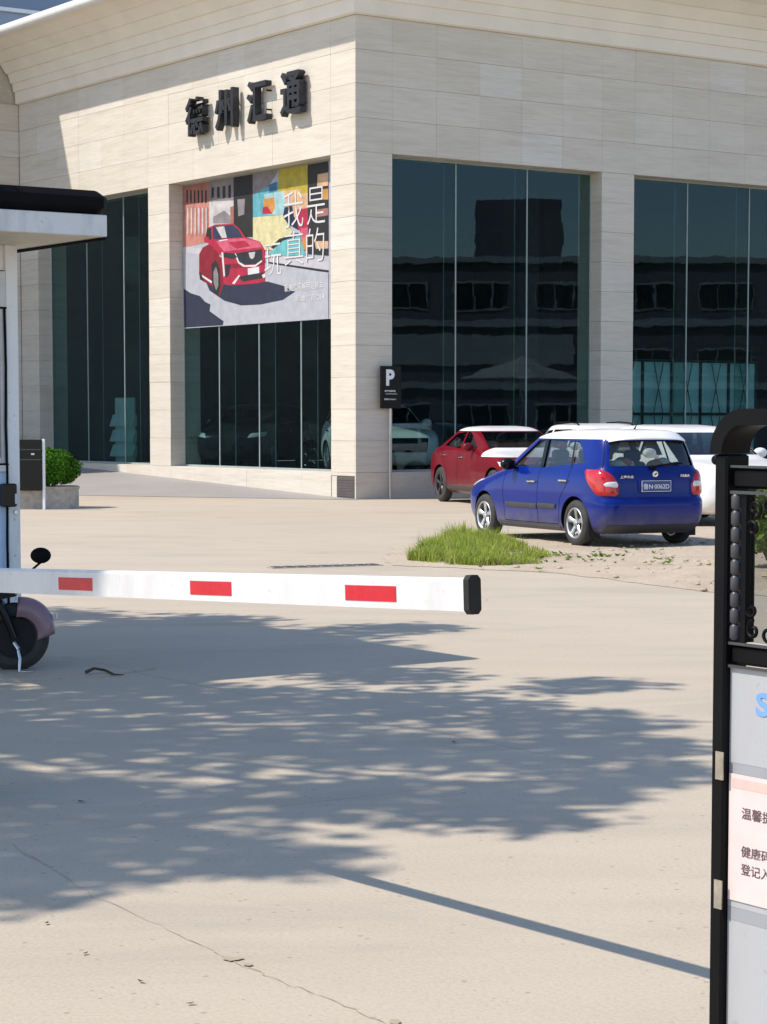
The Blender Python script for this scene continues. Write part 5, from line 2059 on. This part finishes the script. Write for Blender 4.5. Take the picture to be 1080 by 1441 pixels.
while cnt < 19000:
    x, y = rnd.uniform(0.1, 2.6), rnd.uniform(23.7, 29.5)
    if not inpoly(x, y, GP):
        continue
    den = mnoise.noise((x * 2.2, y * 1.4, 9)) + 0.55 - max(0, x - 1.1 - (y - 24) * 0.10) * 0.75
    if rnd.random() > den:
        continue
    tall_ = max(0.25, 1.0 - max(0, x - 0.9) * 0.55) * (0.75 + 0.5 * mnoise.noise((x * 3, y * 3, 2)))
    h = rnd.uniform(0.07, 0.27) * tall_ * (1 + max(0, y - 25.5) * 0.13)
    if rnd.random() < 0.22:
        blade(bdry, (x, y, 0.01), h * 0.9, h * rnd.uniform(0.3, 0.9), 0.005)
    else:
        blade(b, (x, y, 0.01), h, h * rnd.uniform(0.15, 0.8), rnd.uniform(0.005, 0.009))
    cnt += 1
for k in range(150):
    x, y = rnd.uniform(0.2, 1.7), rnd.uniform(24.2, 28.6)
    if inpoly(x, y, GP):
        h = rnd.uniform(0.18, 0.36)
        blade(bdry if rnd.random() < 0.5 else b, (x, y, 0.01), h, h * rnd.uniform(0.1, 0.5), 0.0035, 4)
gr = b.build('grass_clump', 'grass', fixn=False)
gr['kind'] = 'stuff'
tag(gr, 'bright green grass clump beside the front wheel of the blue hatchback', 'grass')
gd = bdry.build('dry_grass', 'grass_dry', fixn=False)
gd['kind'] = 'stuff'
tag(gd, 'dry straw coloured blades among the green grass clump', 'grass')
# low flat weeds spreading to the right of the clump
b = MB()
for i in range(360):
    x = rnd.uniform(0.7, 4.2)
    y = 25.0 + rnd.gauss(0, 0.6) + (x - 0.7) * 0.10
    if rnd.random() > 0.95 - (x - 0.7) * 0.34 + 0.6 * mnoise.noise((x * 2, y * 2, 4)):
        continue
    for k in range(rnd.randint(3, 6)):
        a = rnd.uniform(0, 6.28)
        L_ = rnd.uniform(0.03, 0.075)
        q = Vector((x, y, 0.025))
        d = Vector((math.cos(a), math.sin(a), rnd.uniform(0.1, 0.9))).normalized()
        e = Vector((-math.sin(a), math.cos(a), 0)) * L_ * 0.35
        b.poly([q, q + d * L_ * 0.5 + e, q + d * L_, q + d * L_ * 0.5 - e])
wd = b.build('low_weeds', 'weed', fixn=False)
wd['kind'] = 'stuff'
tag(wd, 'low broadleaf weeds spread over the dirt in front of the blue hatchback', 'weeds')
# pebbles and clods on the dirt
b = MB()
for i in range(420):
    x, y = rnd.uniform(0.8, 6.0), rnd.uniform(20.4, 30)
    if (x < 3 and y < 23.8 - (x - 1) * 1.2):
        continue
    r_ = rnd.uniform(0.008, 0.03)
    b.ell((x, y, 0.022), (r_ * rnd.uniform(0.8, 1.6), r_, r_ * 0.6), 6, 4)
o = b.build('clods', 'dirt', smooth=60, fixn=False)
o['kind'] = 'stuff'
tag(o, 'small clods and pebbles scattered on the dirt patch', 'gravel')
# large blade plant at the left end of the clump
lp = empty('leafy_weed', (0.45, 25.3, 0.01))
tag(lp, 'blue green leafy weed at the left tip of the grass clump', 'weed')
for j in range(16):
    b = MB()
    a = rnd.uniform(0, 6.28)
    L_ = rnd.uniform(0.18, 0.34)
    x0, y0 = rnd.uniform(-0.18, 0.18), rnd.uniform(-0.35, 0.35)
    st = rnd.uniform(0.4, 0.95)
    def lf(u, v):
        t = u
        wv_ = 0.022 * math.sin(math.pi * min(max(t, 0.03), 0.97)) * (v - 0.5) * 2
        return (x0 + math.cos(a) * L_ * t * (1.1 - st) * 1.3 - math.sin(a) * wv_, y0 + math.sin(a) * L_ * t * (1.1 - st) * 1.3 + math.cos(a) * wv_, L_ * st * (t - 0.25 * t * t * t) * 1.1)
    b.grid(lf, 6, 2)
    b.build('leaf', 'weed', lp, smooth=60, fixn=False)

# shrub seen through the gate window
def leaf_cloud(b_, c, r, n, size, flat_=0.0, seed=1):
    r2 = random.Random(seed)
    for i in range(n):
        while True:
            v_ = Vector((r2.uniform(-1, 1), r2.uniform(-1, 1), r2.uniform(-1, 1)))
            if v_.length <= 1:
                break
        v_ = v_ * (0.55 + 0.45 * r2.random())
        p = Vector((c[0] + v_.x * r[0], c[1] + v_.y * r[1], c[2] + v_.z * r[2]))
        d = Vector((r2.gauss(0, 1), r2.gauss(0, 1), r2.gauss(0, 0.7))).normalized()
        e = d.orthogonal().normalized()
        e = (e * math.cos(r2.uniform(0, 3)) + d.cross(e) * math.sin(r2.uniform(0, 3))).normalized()
        L_ = size * r2.uniform(0.6, 1.3)
        b_.poly([p - d * L_ * 0.5, p + e * L_ * 0.28, p + d * L_ * 0.5, p - e * L_ * 0.28])
sh = empty('roadside_shrub', (4.35, 23.6, 0))
tag(sh, 'dark leafy shrub on the dirt seen through the gate window', 'shrub')
b = MB()
for k in range(18):
    leaf_cloud(b, (rnd.uniform(-0.35, 0.9), rnd.uniform(-0.4, 0.5), rnd.uniform(0.30, 0.95)), (0.30, 0.30, 0.22), 320, 0.10, seed=k)
b.build('foliage', 'weed', sh, fixn=False)
b = MB()
for k in range(7):
    a = k * 0.9
    b.tube([(0.1 * math.cos(a), 0.1 * math.sin(a), 0), (0.25 * math.cos(a), 0.25 * math.sin(a), 0.3), (0.5 * math.cos(a) + 0.2, 0.4 * math.sin(a), 0.65)], [0.02, 0.014, 0.005], 5)
b.build('stem', 'bark', sh)
b = MB()
b.tube([(3.85, 21.9, 0.05), (4.3, 21.5, 0.06), (4.9, 21.2, 0.045)], [0.018, 0.016, 0.012], 6)
o = b.build('stick', 'wood')
tag(o, 'pale dry stick lying on the dirt seen through the gate window', 'stick')

# tree left of the frame that throws the dappled shade
def tree(name, base, clumps, label, seed, n, size):
    root = empty(name, base)
    tag(root, label, 'tree', 'trees left of the entrance')
    b_ = MB()
    zt = max(c[2] for c in clumps)
    zl = min(c[2] for c in clumps)
    b_.tube([(0, 0, 0), (0.05, 0.02, zl * 0.5), (0.0, 0.08, zl), (0.05, 0.0, zt)], [0.20, 0.16, 0.12, 0.04], 10)
    for c in clumps:
        b_.tube([(0, 0.05, zl * 0.8), (c[0] * 0.5, c[1] * 0.5, (zl * 0.8 + c[2]) / 2 + 0.2), (c[0], c[1], c[2])], [0.07, 0.045, 0.012], 6)
    b_.build('trunk', 'bark', root, smooth=60)
    b_ = MB()
    for i, c in enumerate(clumps):
        leaf_cloud(b_, c[:3], (c[3], c[3], c[3] * 0.62), int(n * c[3] ** 2), size, seed=seed + i)
    b_.build('crown', 'leaf_tree', root, fixn=False)
    return root
r3 = random.Random(5)
def to_crown(gx, gy, z):
    """crown point whose shadow falls on ground point gx, gy"""
    k = z / -SUNV.z
    return (gx - SUNV.x * k, gy - SUNV.y * k, z)
TB1 = Vector((-6.9, 10.6, 0))
sh_pts = [(-0.1, 9.3, .9), (-1.6, 9.2, 1.3), (0.55, 10.6, 1.0), (-0.7, 10.9, 1.2), (-2.2, 11.0, 1.3), (1.15, 9.9, .55), (0.15, 12.3, 1.1), (-1.4, 12.6, 1.25), (1.0, 11.6, .7), (-0.9, 8.2, .8), (-2.0, 8.0, 1.0),
          (-3.2, 9.6, 1.3), (1.35, 10.8, .5), (0.5, 8.9, .55), (-1.4, 7.5, .55), (1.25, 13.3, .55), (-2.8, 12.6, 1.2), (0.0, 13.8, .7), (-1.7, 14.0, 1.0), (0.75, 9.4, .5), (-0.35, 7.95, .45)]
cl1 = []
for gx, gy, rr in sh_pts:
    z = r3.uniform(6.2, 8.6)
    p = to_crown(gx, gy, z)
    cl1.append((p[0] - TB1.x, p[1] - TB1.y, z, rr))
tree('shade_tree', TB1, cl1, 'leafy tree left of the frame that shades the forecourt', 40, 600, 0.21)
TB2 = Vector((-8.2, 16.6, 0))
sh2 = [(-0.8, 16.2, 1.0), (-2.3, 16.0, 1.3), (-3.6, 16.8, 1.3), (0.1, 16.9, .6), (-1.6, 17.4, .9), (-2.9, 15.0, 1.2), (-0.2, 15.4, .55), (-3.0, 18.0, 1.0)]
cl2 = []
for gx, gy, rr in sh2:
    z = r3.uniform(6.6, 8.4)
    p = to_crown(gx, gy, z)
    cl2.append((p[0] - TB2.x, p[1] - TB2.y, z, rr))
tree('shade_tree', TB2, cl2, 'second leafy tree left of the frame behind the guard booth', 90, 640, 0.215)

# ================================================================== across the yard, mirrored in the glass
ob = empty('office_block', (60.0, 28.0, 0), math.atan2(0.94, 0.341))
tag(ob, 'grey three storey office block across the yard, mirrored in the right windows', 'building')
def obox(name, mat, c, s, parent=ob):
    b_ = MB()
    b_.box(c, s)
    return b_.build(name, mat, parent)
obox('wall', 'facade_grey', (0, -4.0, 4.6), (44, 8, 9.2))
obox('roof_parapet', 'facade_pale', (0, -4.0, 9.35), (44.6, 8.6, 0.3))
obox('stair_tower', 'facade_grey', (2.0, -4.5, 11.0), (4.2, 5, 3.0))
for z in (3.2, 6.3):
    obox('ledge', 'facade_pale', (0, 0.16, z), (44, 0.3, 0.35))
obox('sign_panel', 'facade_pale', (-2.0, 0.14, 5.0), (13, 0.22, 1.5))
for fl, z in enumerate((1.7, 4.4, 7.6)):
    for i in range(11):
        x = -20 + i * 4.0
        if fl == 1 and -9 < x < 5:
            continue
        wn_ = obox('window', 'facade_pale', (x, 0.03, z), (2.7, 0.12, 1.35))
        for dx in (-0.88, 0, 0.88):
            obox('pane', 'dark_glass', (x + dx, 0.10, z), (0.80, 0.03, 1.15), wn_)
um = empty('patio_umbrella', (28.9, 39.1, 0), 0.3)
tag(um, 'pale square patio umbrella across the yard, mirrored in the right windows', 'umbrella')
b = MB()
b.tube([(0, 0, 0), (0, 0, 3.75)], 0.03, 8)
b.build('pole', 'steel', um)
for k in range(4):
    a0, a1 = math.pi / 4 + k * math.pi / 2, math.pi / 4 + (k + 1) * math.pi / 2
    r0 = 2.1
    b = MB()
    b.grid(lambda u, v: ((math.cos(a0) + (math.cos(a1) - math.cos(a0)) * u) * r0 * v, (math.sin(a0) + (math.sin(a1) - math.sin(a0)) * u) * r0 * v, 3.72 - 0.75 * v - 0.12 * math.sin(math.pi * v) * math.sin(math.pi * u)), 8, 6)
    o = b.build('canopy', 'canvas', um, fixn=False)
